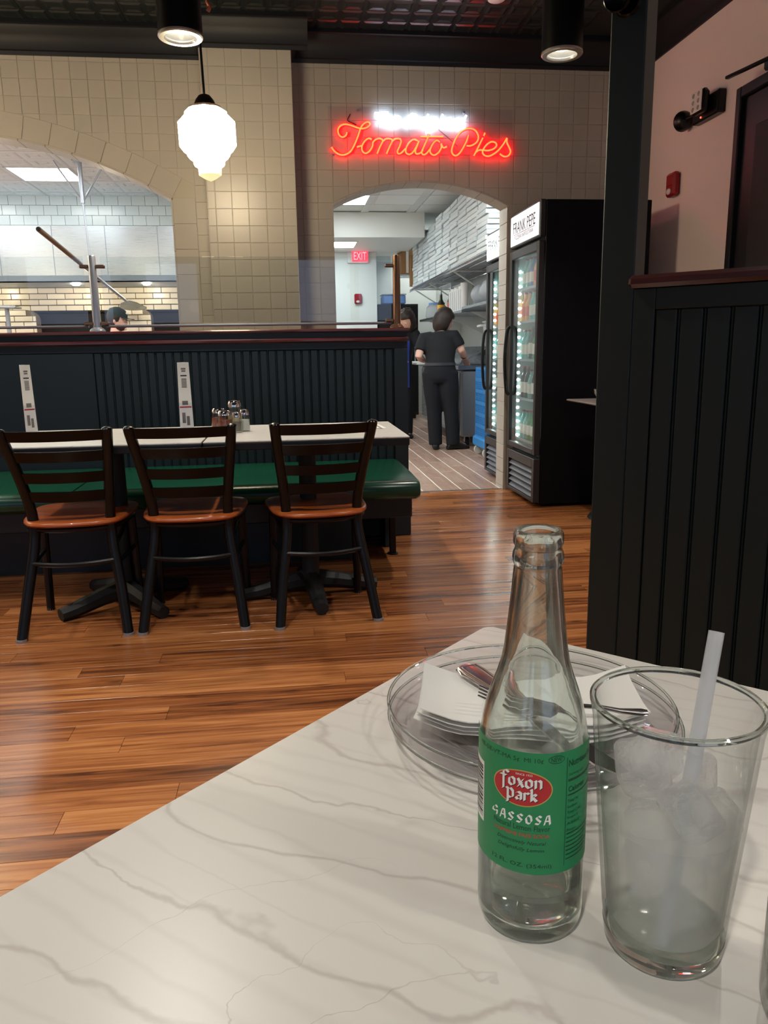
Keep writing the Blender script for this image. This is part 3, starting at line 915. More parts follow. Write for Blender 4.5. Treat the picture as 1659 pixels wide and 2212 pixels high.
for k in range(4):
    for i in range(17):
        link('wall_tile', tile_me, wo, (-3.45+0.151*i+(0.075 if k % 2 else 0), BY, 2.45+0.109*k-0.01))

# =================================================================== DINING ROOM FIXTURES
# --- low half wall with beadboard, red caps
HY = 4.43
hw = thing('half_wall', 'dark green beadboard half wall with two mahogany rails behind the bench', 'partition', (0, HY, 0))
obj('wall_core', M().box(-4, 0.012, 0, 0.673, 0.14, 1.186), 'green_black_paint', hw, smooth=0)
obj('end_panel', M().box(0.673, 0.0, 0.0, 0.681, 0.14, 1.186, 0.002), 'green_black_paint', hw, smooth=0)
obj('cap_rail', M().box(-4, -0.022, 1.185, 0.692, 0.165, 1.205, 0.006), 'mahogany', hw)
obj('lower_rail', M().box(-4, -0.016, 1.130, 0.689, 0.02, 1.156, 0.008), 'mahogany', hw)
obj('frieze', M().box(-4, -0.004, 1.156, 0.681, 0.012, 1.186), 'green_black_paint', hw, smooth=0)
obj('top_rail', M().box(-4, -0.003, 1.093, 0.681, 0.012, 1.131, 0.002), 'green_black_paint', hw, smooth=0)
obj('stile', M().box(0.604, -0.003, 0.12, 0.681, 0.012, 1.092, 0.002), 'green_black_paint', hw, smooth=0)
obj('flat_panel', M().box(-4, -0.001, 0.1, -1.052, 0.012, 1.092, 0.002), 'green_black_paint', hw, smooth=0)
obj('baseboard', M().box(-4, -0.02, 0.0, 0.69, 0.16, 0.12, 0.006), 'green_black_paint', hw, smooth=0)
bm_ = M().box(0.001, 0.0, 0.1, 0.0385, 0.012, 1.092, 0.0035).box(0.0385, 0.003, 0.1, 0.0465, 0.012, 1.092, 0.003)
bead = mesh_of('board', bm_, 'green_black_paint', 30, False)
x = -1.048
while x < 0.60:
    link('board', bead, hw, (x, 0.0, 0)); x += 0.0471
# --- glass sneeze guard on the half wall
sg = thing('sneeze_guard', 'clear glass sneeze guard on steel posts standing on the half wall cap', 'glass screen', (0, HY+0.07, 1.205))
for xa, xb in ((-2.6, -1.075), (-0.985, 0.60)):
    obj('glass_panel', M().box(xa, -0.004, 0.045, xb, 0.004, 0.395, 0.001), 'clear_pane', sg, smooth=0)
    obj('bottom_rail', M().cyl((xa, 0, 0.03), (xb, 0, 0.03), 0.008, 10), 'steel_post', sg)
for xp, mm in ((-1.03, 'steel_post'), (0.632, 'brass_brown')):
    p = obj('post', M().lathe([(0.042, 0), (0.042, 0.008), (0.034, 0.018), (0.022, 0.024), (0.021, 0.395), (0.018, 0.402), (0, 0.402)], 18, (xp, 0, 0), cap0=True), mm, sg)
    for zc_ in (0.045, 0.345):
        for s_ in (-1, 1):
            if xp > 0 and s_ > 0: continue
            c = obj('clamp', M().box(xp+s_*0.018, -0.014, zc_-0.009, xp+s_*0.066, 0.014, zc_+0.009, 0.004), 'brass_brown', p)
# --- green vinyl bench along the half wall
be = thing('bench', 'long green vinyl bench with dark base along the half wall', 'bench', (0, 0, 0))
def cushion(x0, x1):
    b_ = M()
    y0, y1, z0, z1 = 3.60, 4.405, 0.375, 0.465
    prof = [(y0+0.02, z0), (y0+0.003, z0+0.02), (y0, z0+0.045), (y0+0.006, z1-0.022), (y0+0.02, z1-0.008), (y0+0.05, z1), (y0+0.3, z1+0.004), (y1, z1-0.002), (y1, z0)]
    rings = []
    nX = 9
    for i in range(nX):
        t = i/(nX-1)
        x_ = x0+(x1-x0)*(0 if i == 0 else 1 if i == nX-1 else (0.012+0.976*(i-1)/(nX-3)))
        s_ = 0.0 if 0 < i < nX-1 else 0.012
        for (yy, zz) in prof:
            cy_, cz_ = (y0+y1)/2, (z0+z1)/2
            b_.v.append((x_, cy_+(yy-cy_)*(1-s_*1.5), cz_+(zz-cz_)*(1-s_*16)))
    n = len(prof)
    for i in range(nX-1):
        for k in range(n):
            l = (k+1) % n
            b_.f.append((i*n+k, i*n+l, (i+1)*n+l, (i+1)*n+k))
    b_.f.append(tuple(range(n))[::-1]); b_.f.append(tuple((nX-1)*n+k for k in range(n)))
    return b_
obj('seat_cushion', cushion(-1.02, 0.612), 'green_vinyl', be, smooth=60)
obj('seat_cushion', cushion(-3.6, -1.03), 'green_vinyl', be, smooth=60)
obj('seat_apron', M().box(-3.9, 3.70, 0.265, 0.585, 4.405, 0.376, 0.006), 'green_black_paint', be, smooth=0)
obj('bench_base', M().box(-3.9, 3.94, 0.0, 0.33, 4.405, 0.266), 'green_black_paint', be, smooth=0)
obj('end_support', M().box(0.50, 4.15, 0.0, 0.56, 4.40, 0.266, 0.004), 'green_black_paint', be, smooth=0)
obj('leg', M().box(0.507, 3.99, 0.006, 0.541, 4.02, 0.266, 0.004).lathe([(0.03, 0), (0.03, 0.006), (0.012, 0.01)], 12, (0.524, 4.005, 0), True, True), 'black_metal', be)

# --- two laminate tables pushed together
def far_table(x0, x1, label, rot):
    t = thing('restaurant_table', label, 'table', ((x0+x1)/2, 3.365, 0))
    w = (x1-x0)/2-0.001; d_ = 0.335
    obj('tabletop', M().box(-w, -d_, 0.738, w, d_, 0.745, 0.002), 'marble_laminate', t)
    obj('table_edge', M().box(-w-0.0, -d_-0.001, 0.708, w, d_+0.001, 0.738, 0.003), 'black_edge', t)
    col = obj('pedestal', M().lathe([(0.055, 0.06), (0.05, 0.09), (0.038, 0.12), (0.038, 0.69), (0.06, 0.70), (0.06, 0.708)], 18, cap0=True, cap1=True), 'cast_iron', t)
    for k in range(4):
        a = rot+k*pi/2
        b_ = M()
        b_.tube([(0.02*cos(a), 0.02*sin(a), 0.075), (0.12*cos(a), 0.12*sin(a), 0.06), (0.24*cos(a), 0.24*sin(a), 0.035), (0.30*cos(a), 0.30*sin(a), 0.028)], [0.045, 0.038, 0.032, 0.028], 8)
        b_.v = [(v[0], v[1], max(v[2], 0.0)) for v in b_.v]
        obj('foot', b_, 'cast_iron', t)
    obj('spider_plate', M().box(-0.2, -0.2, 0.70, 0.2, 0.2, 0.708), 'black_metal', t)
    return t
far_table(-1.15, -0.345, 'white marble laminate table with the left menu stand', 0.7)
far_table(-0.34, 0.472, 'white marble laminate table with shakers and paper menu on it', 0.12)

# --- ladder back chairs
def make_chair(label):
    t = thing('dining_chair', label, 'chair', (0, 0, 0), 0, 'ladder back chairs at the far tables')
    def post_pts(s):
        return smooth_path([(s*0.199, -0.02, 0.0), (s*0.175, 0.045, 0.18), (s*0.150, 0.092, 0.34), (s*0.145, 0.105, 0.42), (s*0.150, 0.092, 0.52), (s*0.168, 0.04, 0.66), (s*0.186, -0.025, 0.79), (s*0.188, -0.032, 0.812)], 3)
    def xw(z):  # half width, y of the back post at height z
        P = post_pts(1)
        for a, c in zip(P, P[1:]):
            if a.z <= z <= c.z:
                f = (z-a.z)/(c.z-a.z); return a.x+(c.x-a.x)*f, a.y+(c.y-a.y)*f
        return P[-1].x, P[-1].y
    for s in (-1, 1):
        l = obj('back_leg', M().tube(post_pts(s), 0.0205, 12), 'black_metal', t)
        obj('glide', M().lathe([(0.0215, 0.0), (0.0215, 0.012), (0.0, 0.012)], 12, (s*0.200, -0.022, -0.001), True), 'steel_post', l)
        obj('post_cap', M().ball((s*0.188, -0.033, 0.812), 0.0215, 10, 6, (1, 1, 0.5)), 'black_gloss', l)
    for s in (-1, 1):
        l = obj('front_leg', M().tube([(s*0.190, 0.365, 0.0), (s*0.180, 0.355, 0.43)], 0.0175, 10), 'black_metal', t)
        obj('glide', M().lathe([(0.017, 0.0), (0.017, 0.012), (0.0, 0.012)], 12, (s*0.190, 0.365, -0.001), True), 'steel_post', l)
        obj('side_stretcher', M().tube([(s*0.165, 0.07, 0.27), (s*0.185, 0.36, 0.27)], 0.009, 8), 'black_metal', t)
        obj('seat_brace', M().tube([(s*0.153, 0.085, 0.33), (s*0.178, 0.35, 0.415)], 0.009, 8), 'black_metal', t)
    # seat frame and rear stretcher
    obj('seat_frame', M().tube(smooth_path([(-0.14, 0.10, 0.415), (-0.185, 0.2, 0.418), (-0.18, 0.36, 0.418), (0, 0.385, 0.418), (0.18, 0.36, 0.418), (0.185, 0.2, 0.418), (0.14, 0.10, 0.415), (0, 0.075, 0.412)], 4, True), 0.011, 8, True), 'black_metal', t)
    obj('back_stretcher', M().tube(smooth_path([(-0.165, 0.07, 0.285), (-0.08, 0.045, 0.282), (0, 0.036, 0.281), (0.08, 0.045, 0.282), (0.165, 0.07, 0.285)], 4), 0.010, 8), 'black_metal', t)
    # scooped wooden seat
    b_ = M()
    n = 40; z0, z1 = 0.428, 0.452
    def outl(f, a):
        c_, s_ = cos(a), sin(a)
        e_ = 0.42
        x_ = 0.222*(abs(c_)**e_)*(1 if c_ > 0 else -1)
        y_ = 0.205*(abs(s_)**0.5)*(1 if s_ > 0 else -1)
        x_ *= 1-0.13*(0.5-0.5*y_/0.205)
        if y_ < 0: y_ -= 0.03*(1-(x_/0.2)**2)*f
        return x_*f, 0.265+y_*f
    def ringz(f):
        return z1-0.006*(1-f)**0.7 if f < 0.9 else z1
    R_ = [(0.86, z0), (0.97, z0+0.002), (1.0, z0+0.01), (0.995, z1-0.006), (0.96, z1), (0.8, z1-0.001), (0.55, z1-0.006), (0.25, z1-0.007)]
    for f, z in R_:
        for i in range(n):
            x_, y_ = outl(f, 2*pi*i/n); b_.v.append((x_, y_, z))
    for j in range(len(R_)-1):
        for i in range(n):
            k = (i+1) % n
            b_.f.append((j*n+i, j*n+k, (j+1)*n+k, (j+1)*n+i))
    b_.f.append(tuple(range(n))[::-1]); b_.f.append(tuple((len(R_)-1)*n+i for i in range(n)))
    obj('seat', b_, 'seat_wood', t, smooth=50)
    # four curved slats
    for zs, hh in ((0.792, 0.040), (0.711, 0.042), (0.626, 0.042), (0.548, 0.042)):
        w_, y_ = xw(zs)
        wa, ya = xw(zs-hh/2); wb, yb = xw(zs+hh/2)
        b2 = M()
        K = 12
        for i in range(K+1):
            u = -1+2*i/K
            bow = 0.036*(1-u*u)
            for (zz, ww, yy, th) in ((zs-hh/2, wa, ya, 0.006), (zs+hh/2, wb, yb, 0.006)):
                b2.v.append((u*ww, yy-bow-th, zz)); b2.v.append((u*ww, yy-bow+th, zz))
        for i in range(K):
            a_ = i*4; c_ = a_+4
            b2.f += [(a_, c_, c_+2, a_+2), (a_+1, a_+3, c_+3, c_+1), (a_+2, c_+2, c_+3, a_+3), (a_, a_+1, c_+1, c_)]
        obj('slat', b2, 'black_gloss', t, smooth=40)
    return t
ch = make_chair('black ladder back chair with wooden seat, leftmost of the three at far tables')
ch.location = (-0.866, 2.985, 0); ch.rotation_euler = (0, 0, 0.03)
dup(ch, (-0.410, 2.985, 0), 0.0, 'black ladder back chair with wooden seat, middle of the three at far tables')
dup(ch, (0.124, 2.975, 0), 0.10, 'black ladder back chair with wooden seat, nearest the bench end and right')

# --- things on the far tables
def menu_stand(x, y, rz, label, narrow):
    t = thing('menu_stand', label, 'menu stand', (x, y, 0.7452), rz, 'card menus on the far tables')
    w = 0.028 if narrow else 0.029
    h = 0.300
    tri = [(-w, 0), (w, 0), (w*0.86, 0.004), (-w*0.86, 0.004)]
    b_ = M()
    # tall three sided folded card
    P = [(-w, -0.012), (w, -0.012), (0, 0.035)]
    vs = [(p[0], p[1], 0.004) for p in P]+[(p[0]*0.82, p[1]*0.9, h) for p in P]
    b_.add(vs, [(0, 1, 4, 3), (1, 2, 5, 4), (2, 0, 3, 5), (2, 1, 0), (3, 4, 5)])
    c = obj('card', b_, 'white_paper', t, smooth=0)
    def at(u, v):  # point on the front face
        f = v/h
        return (u*(w*(1-0.18*f))/w, -0.012*(1-0.1*f)-0.0006, 0.004+v*(h-0.004)/h)
    def mark(u0, u1, v0, v1, m_, nm):
        a_, b0, c_, d0 = at(u0, v0), at(u1, v0), at(u1, v1), at(u0, v1)
        off = Vector((0, -0.0003, 0))
        mk = M().add([a_, b0, c_, d0], [(0, 1, 2, 3)])
        obj(nm, mk, m_, c, smooth=0, fix=False)
    k = w
    mark(-0.55*k, 0.5*k, 0.241, 0.246, 'print_black', 'printed_bar')
    mark(-0.35*k, 0.35*k, 0.260, 0.266, 'print_grey', 'printed_line'); mark(-0.4*k, 0.4*k, 0.269, 0.276, 'print_grey', 'printed_line')
    for i in range(9):
        mark(-0.42*k, 0.42*k, 0.196+0.0046*i-0.004, 0.199+0.0046*i-0.004, 'print_grey', 'printed_line')
    mark(-0.9*k, 0.9*k, 0.106, 0.112, 'print_red', 'printed_stripe')
    mark(-0.5*k, 0.4*k, 0.118, 0.136, 'print_grey', 'printed_block')
    mark(-0.6*k, -0.1*k, 0.04, 0.085, 'print_grey', 'printed_block'); mark(0.05*k, 0.5*k, 0.03, 0.07, 'print_grey', 'printed_block')
    obj('acrylic_holder', M().box(-0.034, -0.016, 0, 0.034, 0.04, 0.004, 0.001).box(-w-0.003, -0.0155, 0.004, w+0.003, -0.0140, 0.13), 'clear_acrylic', t, smooth=0)
    return t
menu_stand(-1.118, 3.49, 0.85, 'narrow white card menu stand at left end of the far table', True)
menu_stand(-0.443, 3.41, 0.05, 'white card menu stand with red stripe beside the shakers', False)
def shaker(x, y, h, r, fill, label, cat='shaker', lid='chrome'):
    t = thing('shaker', label, cat, (x, y, 0.7452), 0, 'shakers on the far table')
    obj('jar', M().lathe([(0, 0), (r*0.92, 0), (r, 0.004), (r, h*0.62), (r*0.86, h*0.74), (r*0.86, h*0.76), (r*0.80, h*0.76), (r*0.80, h*0.73), (r*0.92, h*0.61), (r*0.92, 0.005), (0, 0.005)], 18), 'jar_glass', t)
    obj('contents', M().lathe([(0, 0.0055), (r*0.905, 0.0055), (r*0.905, h*0.52), (0, h*0.54)], 18), fill, t)
    obj('lid', M().lathe([(r*0.9, h*0.74), (r*0.95, h*0.75), (r*0.95, h*0.86), (r*0.75, h*0.97), (r*0.3, h), (0, h)], 18, cap0=True), lid, t)
    return t
shaker(-0.287, 3.46, 0.09, 0.034, 'red_flakes', 'squat glass jar of red pepper flakes, front one of the pair')
shaker(-0.325, 3.60, 0.092, 0.034, 'red_flakes', 'squat glass jar of red pepper flakes behind the front one')
shaker(-0.252, 3.62, 0.125, 0.036, 'cheese', 'tall shaker of grated cheese rising above the other shakers')
shaker(-0.228, 3.37, 0.088, 0.021, 'pepper_grey', 'small glass pepper shaker beside the white salt shaker')
shaker(-0.198, 3.42, 0.096, 0.023, 'salt_white', 'small glass salt shaker with white contents')
pm = thing('paper_menu', 'printed paper menu lying flat at right end of far table', 'menu', (0.285, 3.50, 0.7452), 0.06)
obj('sheet', M().box(-0.135, -0.15, 0, 0.125, 0.17, 0.0012), 'white_paper', pm, smooth=0)
obj('printed_border', M().box(0.10, -0.15, 0.0013, 0.108, 0.17, 0.0016).box(-0.135, -0.152, 0.0013, 0.108, -0.145, 0.0016), 'print_grey', pm, smooth=0)
for i in range(7):
    obj('printed_flame', M().add([(-0.128, -0.14+0.042*i, 0.0015), (-0.128, -0.11+0.042*i, 0.0015), (-0.075, -0.125+0.042*i, 0.0015)], [(0, 1, 2)]), 'print_brown', pm, smooth=0, fix=False)
for i in range(8):
    obj('printed_line', M().box(-0.05, -0.12+0.035*i, 0.0013, 0.07, -0.113+0.035*i, 0.0016), 'print_grey', pm, smooth=0)

# --- ceiling cans (each carries its own lamp)
def can(x, y, label, zb=2.49):
    t = thing('cylinder_light', label, 'light', (x, y, zb), 0, 'black cylinder lights')
    obj('housing', M().lathe([(0.078, 0.0), (0.1, 0.0), (0.1, 0.27), (0.094, 0.28), (0, 0.28)], 32), 'black_metal', t)
    obj('trim_ring', M().lathe([(0.070, 0.002), (0.074, -0.004), (0.096, -0.004), (0.101, 0.002), (0.101, 0.010), (0.070, 0.010), (0.070, 0.002)], 32), 'can_reflector', t)
    obj('reflector', M().lathe([(0.072, 0.006), (0.062, 0.045), (0.0, 0.055)], 32), 'can_reflector', t)
    obj('lens', M().lathe([(0.0, 0.036), (0.060, 0.036), (0.060, 0.042), (0.0, 0.044)], 24), 'can_light', t)
    obj('stem', M().cyl((0, 0, 0.28), (0, 0, CEIL-zb), 0.009, 10), 'black_metal', t)
    obj('canopy', M().lathe([(0.0, CEIL-zb-0.02), (0.06, CEIL-zb-0.02), (0.06, CEIL-zb)], 20), 'black_metal', t)
    la = bpy.data.lights.new('can_lamp', 'SPOT')
    la.energy = CAN_WATT; la.spot_size = radians(112); la.spot_blend = 0.7; la.color = (1.0, 0.945, 0.85); la.shadow_soft_size = 0.045
    lo = bpy.data.objects.new('can_lamp', la); COL.objects.link(lo); lo.parent = t; lo.location = (0, 0, 0.030)
    return t
can(-0.425, 3.95, 'black cylinder light hanging above the far chairs beside the pendant')
can(1.40, 4.02, 'black cylinder light hanging near the green pillar, right of the neon sign')
for (x, y), w_ in zip(((-0.405, 2.02), (1.40, 2.0), (-2.25, 3.97), (-2.25, 2.0), (-1.32, 1.34), (-0.42, -0.6), (1.40, -0.6)), ('above the aisle in front of the near table', 'above the green booth partition', 'over the bench, left of the picture', 'over the aisle, left of the picture', 'left of the near marble table', 'behind the viewer on the left, added as fill', 'behind the viewer on the right, added as fill')):
    can(x, y, 'black cylinder light hanging '+w_)  # the pair behind the viewer is added to brighten the bottle label

# --- schoolhouse pendant
pd = thing('pendant_lamp', 'glowing stepped opal glass pendant lamp on a thin dark rod', 'lamp', (-0.372, 4.50, 2.0))
pd.rotation_euler = (0, radians(-1.2), 0)
prof = [(0.0, -0.012), (0.03, 0.0), (0.060, 0.018), (0.062, 0.055), (0.075, 0.062), (0.083, 0.075), (0.083, 0.088), (0.098, 0.098), (0.112, 0.115), (0.114, 0.125), (0.128, 0.135), (0.150, 0.165), (0.150, 0.285), (0.112, 0.322), (0.110, 0.335), (0.075, 0.352), (0.06, 0.352)]
b_ = M().lathe([(r_*1.04, z_) for r_, z_ in prof], 8)
obj('glass_shade', M().lathe(prof[3:], 8), 'opal_glass', pd, smooth=25)
obj('shade_tip', M().lathe(prof[:4], 8), 'opal_tip', pd, smooth=25)
obj('shade_holder', M().lathe([(0.082, 0.345), (0.084, 0.356), (0.058, 0.366), (0.048, 0.39), (0.03, 0.412), (0.010, 0.42)], 20), 'bronze', pd)
obj('rod', M().cyl((0, 0, 0.41), (0, 0, CEIL-2.0-0.02), 0.0065, 10), 'black_metal', pd)
obj('canopy', M().lathe([(0.0, CEIL-2.05), (0.02, CEIL-2.05), (0.065, CEIL-2.02), (0.065, CEIL-2.0)], 20), 'bronze', pd)

for x_, w_ in ((-2.2, 'added out of view as fill, second along the bench'), (-3.7, 'added out of view as fill, third along the bench')):
    dup(pd, (x_, 4.50, 2.0), 0, 'glowing opal glass pendant lamp '+w_, 'opal pendant lamps')  # extra pendants outside the view, added to lift the light on the walls
pd['group'] = 'opal pendant lamps'
# --- small ceiling things
for x, y, lab in ((1.36, 5.13, 'white round smoke detector on dark ceiling above the neon sign'), (-1.055, 5.19, 'white round smoke detector on dark ceiling at upper left')):
    t = thing('smoke_detector', lab, 'detector', (x, y, CEIL-0.007), 0)
    obj('base', M().lathe([(0, -0.002), (0.055, -0.002), (0.06, -0.012), (0.06, -0.0), (0.0, 0.0)], 24), 'white_plastic', t)
    obj('cover', M().lathe([(0.0, -0.028), (0.035, -0.027), (0.05, -0.02), (0.052, -0.012), (0.0, -0.011)], 24), 'white_plastic', t)
t = thing('pipe_elbow', 'small copper coloured pipe end below the ceiling beside the left cylinder light', 'pipe', (-0.39, 5.2, CEIL-0.005))
obj('drop_pipe', M().tube(smooth_path([(0, 0, 0), (0, 0, -0.06), (0.012, 0, -0.085), (0.0, 0, -0.11)]), 0.012, 10), 'copper', t)
obj('escutcheon', M().lathe([(0.0, -0.008), (0.035, -0.006), (0.038, 0.0)], 18), 'copper', t)

# --- neon sign: script lettering as bent light tubes on a clear acrylic board
RED_STROKES = [[(-0.5289, -0.0041), (-0.5359, -0.024), (-0.5597, -0.0362), (-0.5828, -0.0227), (-0.5905, 0.0067), (-0.577, 0.0325), (-0.5447, 0.0468), (-0.5022, 0.0416), (-0.4555, 0.0266), (-0.4214, 0.0213), (-0.3869, 0.0297), (-0.3672, 0.0478), (-0.3776, 0.0634), (-0.3991, 0.0591), (-0.4209, 0.041), (-0.4343, 0.0191), (-0.4502, -0.0227), (-0.4751, -0.0786), (-0.5064, -0.1267), (-0.5456, -0.1492), (-0.5841, -0.1484), (-0.6178, -0.1282), (-0.6384, -0.1026)], [(-0.4606, -0.0982), (-0.4272, -0.089)], [(-0.3562, -0.049), (-0.3776, -0.0414), (-0.4038, -0.0577), (-0.4247, -0.0898), (-0.4245, -0.1217), (-0.4033, -0.1382), (-0.375, -0.125), (-0.3527, -0.0928), (-0.3479, -0.0668), (-0.3282, -0.0486), (-0.3, -0.0411), (-0.2807, -0.0519), (-0.2809, -0.0619), (-0.301, -0.0981), (-0.3203, -0.1403)], [(-0.2809, -0.0619), (-0.2568, -0.0444), (-0.2265, -0.0424), (-0.2123, -0.0549), (-0.2315, -0.0931), (-0.2539, -0.1395)], [(-0.2137, -0.0589), (-0.1896, -0.0434), (-0.1614, -0.0414), (-0.1498, -0.058), (-0.1633, -0.0942), (-0.1767, -0.1224), (-0.1691, -0.1384), (-0.1472, -0.1309), (-0.1185, -0.1036)], [(-0.0307, -0.0523), (-0.0613, -0.0447), (-0.092, -0.0652), (-0.1141, -0.0995), (-0.1157, -0.1297), (-0.0949, -0.1415), (-0.0685, -0.1291), (-0.0419, -0.0905), (-0.022, -0.0521)], [(-0.022, -0.0521), (-0.0376, -0.0885), (-0.0487, -0.1167), (-0.0423, -0.1368), (-0.0159, -0.1324), (0.0052, -0.112)], [(0.0497, -0.0071), (0.0297, -0.0534), (0.0076, -0.0979), (-0.0035, -0.1242), (0.0052, -0.141), (0.0272, -0.1359), (0.0559, -0.1053)], [(-0.0117, -0.0248), (0.1506, -0.0223)], [(0.1264, -0.058), (0.1066, -0.0471), (0.0855, -0.0594), (0.0634, -0.0911), (0.0558, -0.1202), (0.0703, -0.1402), (0.0932, -0.1423), (0.1197, -0.1226), (0.1373, -0.0921), (0.1352, -0.07), (0.1506, -0.0947), (0.1771, -0.0875)], [(0.3316, -0.0087), (0.3186, -0.0472), (0.2966, -0.0879), (0.2702, -0.1267), (0.2436, -0.1453), (0.2214, -0.1383), (0.2111, -0.1133), (0.2221, -0.0728), (0.2441, -0.0282), (0.2749, 0.0085), (0.3137, 0.0303), (0.3535, 0.033), (0.3846, 0.0182), (0.4027, -0.0137), (0.3985, -0.044), (0.3765, -0.0666), (0.3454, -0.0792), (0.3188, -0.0795)], [(0.4362, -0.0253), (0.4121, -0.0701), (0.388, -0.1151), (0.3718, -0.1445)], [(0.4514, 0.0064), (0.4419, -0.0131)], [(0.3881, -0.1199), (0.408, -0.1075), (0.4393, -0.1063), (0.4729, -0.1087), (0.5108, -0.0992), (0.5352, -0.0773), (0.5291, -0.0571), (0.5012, -0.0506), (0.4701, -0.0653), (0.4458, -0.092), (0.435, -0.1185), (0.4464, -0.1387), (0.4756, -0.1465), (0.5113, -0.1338), (0.5513, -0.1048), (0.5865, -0.0636), (0.6106, -0.0247)], [(0.6106, -0.0247), (0.612, -0.0551), (0.6273, -0.0834), (0.6391, -0.1126), (0.6239, -0.1406), (0.5924, -0.1471), (0.5606, -0.1299)]]
WHITE_STROKES = [[(-0.3315, 0.122), (-0.2993, 0.1249), (-0.2369, 0.1288)], [(-0.2757, 0.1254), (-0.2978, 0.0864), (-0.3221, 0.0505)], [(-0.2327, 0.121), (-0.2548, 0.0832), (-0.2748, 0.0482)], [(-0.2614, 0.0752), (-0.2352, 0.0962), (-0.2181, 0.0926), (-0.227, 0.0679), (-0.2359, 0.0488), (-0.2208, 0.0491)], [(-0.2055, 0.0663), (-0.1729, 0.076), (-0.1533, 0.0949), (-0.1704, 0.1052), (-0.1966, 0.0862), (-0.2077, 0.0623), (-0.1928, 0.0479), (-0.1623, 0.0603)], [(-0.0426, 0.1166), (-0.0707, 0.12), (-0.1013, 0.097), (-0.1189, 0.0678), (-0.1061, 0.047), (-0.0756, 0.0554), (-0.0472, 0.0829), (-0.0353, 0.1088), (-0.0599, 0.1202)], [(0.0008, 0.0988), (-0.0146, 0.0735), (-0.03, 0.0475)], [(-0.0146, 0.0763), (0.0073, 0.0977), (0.0269, 0.0992)], [(0.0282, 0.0882), (0.015, 0.0681), (0.0097, 0.0541), (0.0171, 0.0502)], [(0.0449, 0.1221), (0.0414, 0.1153)], [(0.109, 0.0967), (0.0828, 0.1018), (0.0565, 0.0787), (0.0499, 0.0575), (0.0696, 0.0563), (0.1003, 0.0854)], [(0.109, 0.0967), (0.0915, 0.0594), (0.0673, 0.026), (0.0419, 0.0208), (0.0288, 0.0345)], [(0.1375, 0.0901), (0.1243, 0.066), (0.1199, 0.0519), (0.1287, 0.0481)], [(0.1484, 0.124), (0.1454, 0.1172)], [(0.1747, 0.0987), (0.1602, 0.0725), (0.1462, 0.0456)], [(0.1602, 0.0725), (0.1901, 0.0997), (0.2054, 0.0932), (0.1923, 0.0631), (0.1901, 0.0463), (0.2055, 0.0454)], [(0.2714, 0.0964), (0.245, 0.0967), (0.2217, 0.0736), (0.2231, 0.0485), (0.2451, 0.0512), (0.2727, 0.0884)], [(0.2727, 0.0944), (0.2614, 0.0643), (0.2597, 0.0463), (0.2716, 0.0445)], [(0.3166, 0.1203), (0.2979, 0.0849), (0.2848, 0.0547), (0.2937, 0.0468), (0.3091, 0.0491)]]
ns = thing('neon_sign', 'red and white neon script sign reading The Original Tomato Pies above the arch', 'neon sign', (1.0, WY-0.035, 2.57))
obj('backing_board', M().box(-0.655, 0.006, -0.165, 0.655, 0.011, 0.165, 0.002), 'clear_acrylic', ns, smooth=0)
for s_ in RED_STROKES:
    P = smooth_path([(p[0], 0.0, p[1]) for p in s_], 5) if len(s_) > 2 else [(p[0], 0.0, p[1]) for p in s_]
    t_ = obj('red_tube', M().tube(P, 0.0092, 8), 'neon_red', ns)
    obj('tube_core', M().tube([Vector(p)+Vector((0, -0.0052, 0)) for p in P], 0.0056, 8), 'neon_core', t_)
for s_ in WHITE_STROKES:
    P = smooth_path([(p[0], 0.0, p[1]) for p in s_], 5) if len(s_) > 2 else [(p[0], 0.0, p[1]) for p in s_]
    obj('white_tube', M().tube(P, 0.0072, 8), 'neon_white', ns)
for xs_, zs_ in ((-0.445, 0.142), (0.302, 0.142), (-0.62, -0.14), (0.62, -0.14)):
    obj('standoff', M().cyl((xs_, 0.0, zs_), (xs_, 0.034, zs_), 0.008, 10), 'steel_post', ns)
obj('cable', M().tube(smooth_path([(-0.5, 0.018, 0.12), (-0.52, 0.02, 0.08), (-0.48, 0.02, 0.06), (-0.46, 0.018, 0.05)]), 0.003, 6), 'black_metal', ns)
obj('cable', M().tube(smooth_path([(0.12, 0.016, 0.03), (0.2, 0.018, -0.03), (0.26, 0.016, -0.08)]), 0.003, 6), 'print_grey', ns)

# --- drinks refrigerators
def soda(name, label, kind, loc, parent_group):
    liquid, h, r = kind
    t = thing(name, label, 'bottle', loc, 0, parent_group)
    obj('bottle_body', M().lathe([(0, 0), (r*0.95, 0), (r, 0.004), (r, h*0.58), (r*0.8, h*0.68), (r*0.42, h*0.8), (r*0.38, h*0.96), (0, h*0.96)], 12), liquid, t)
    obj('bottle_label', M().lathe([(r*1.01, h*0.16), (r*1.01, h*0.50)], 12), 'label_white' if liquid != 'orange_soda' else 'orange_label', t, fix=False)
    obj('bottle_cap', M().lathe([(r*0.44, h*0.94), (r*0.46, h), (0, h)], 12), 'red_plastic', t)
    return t

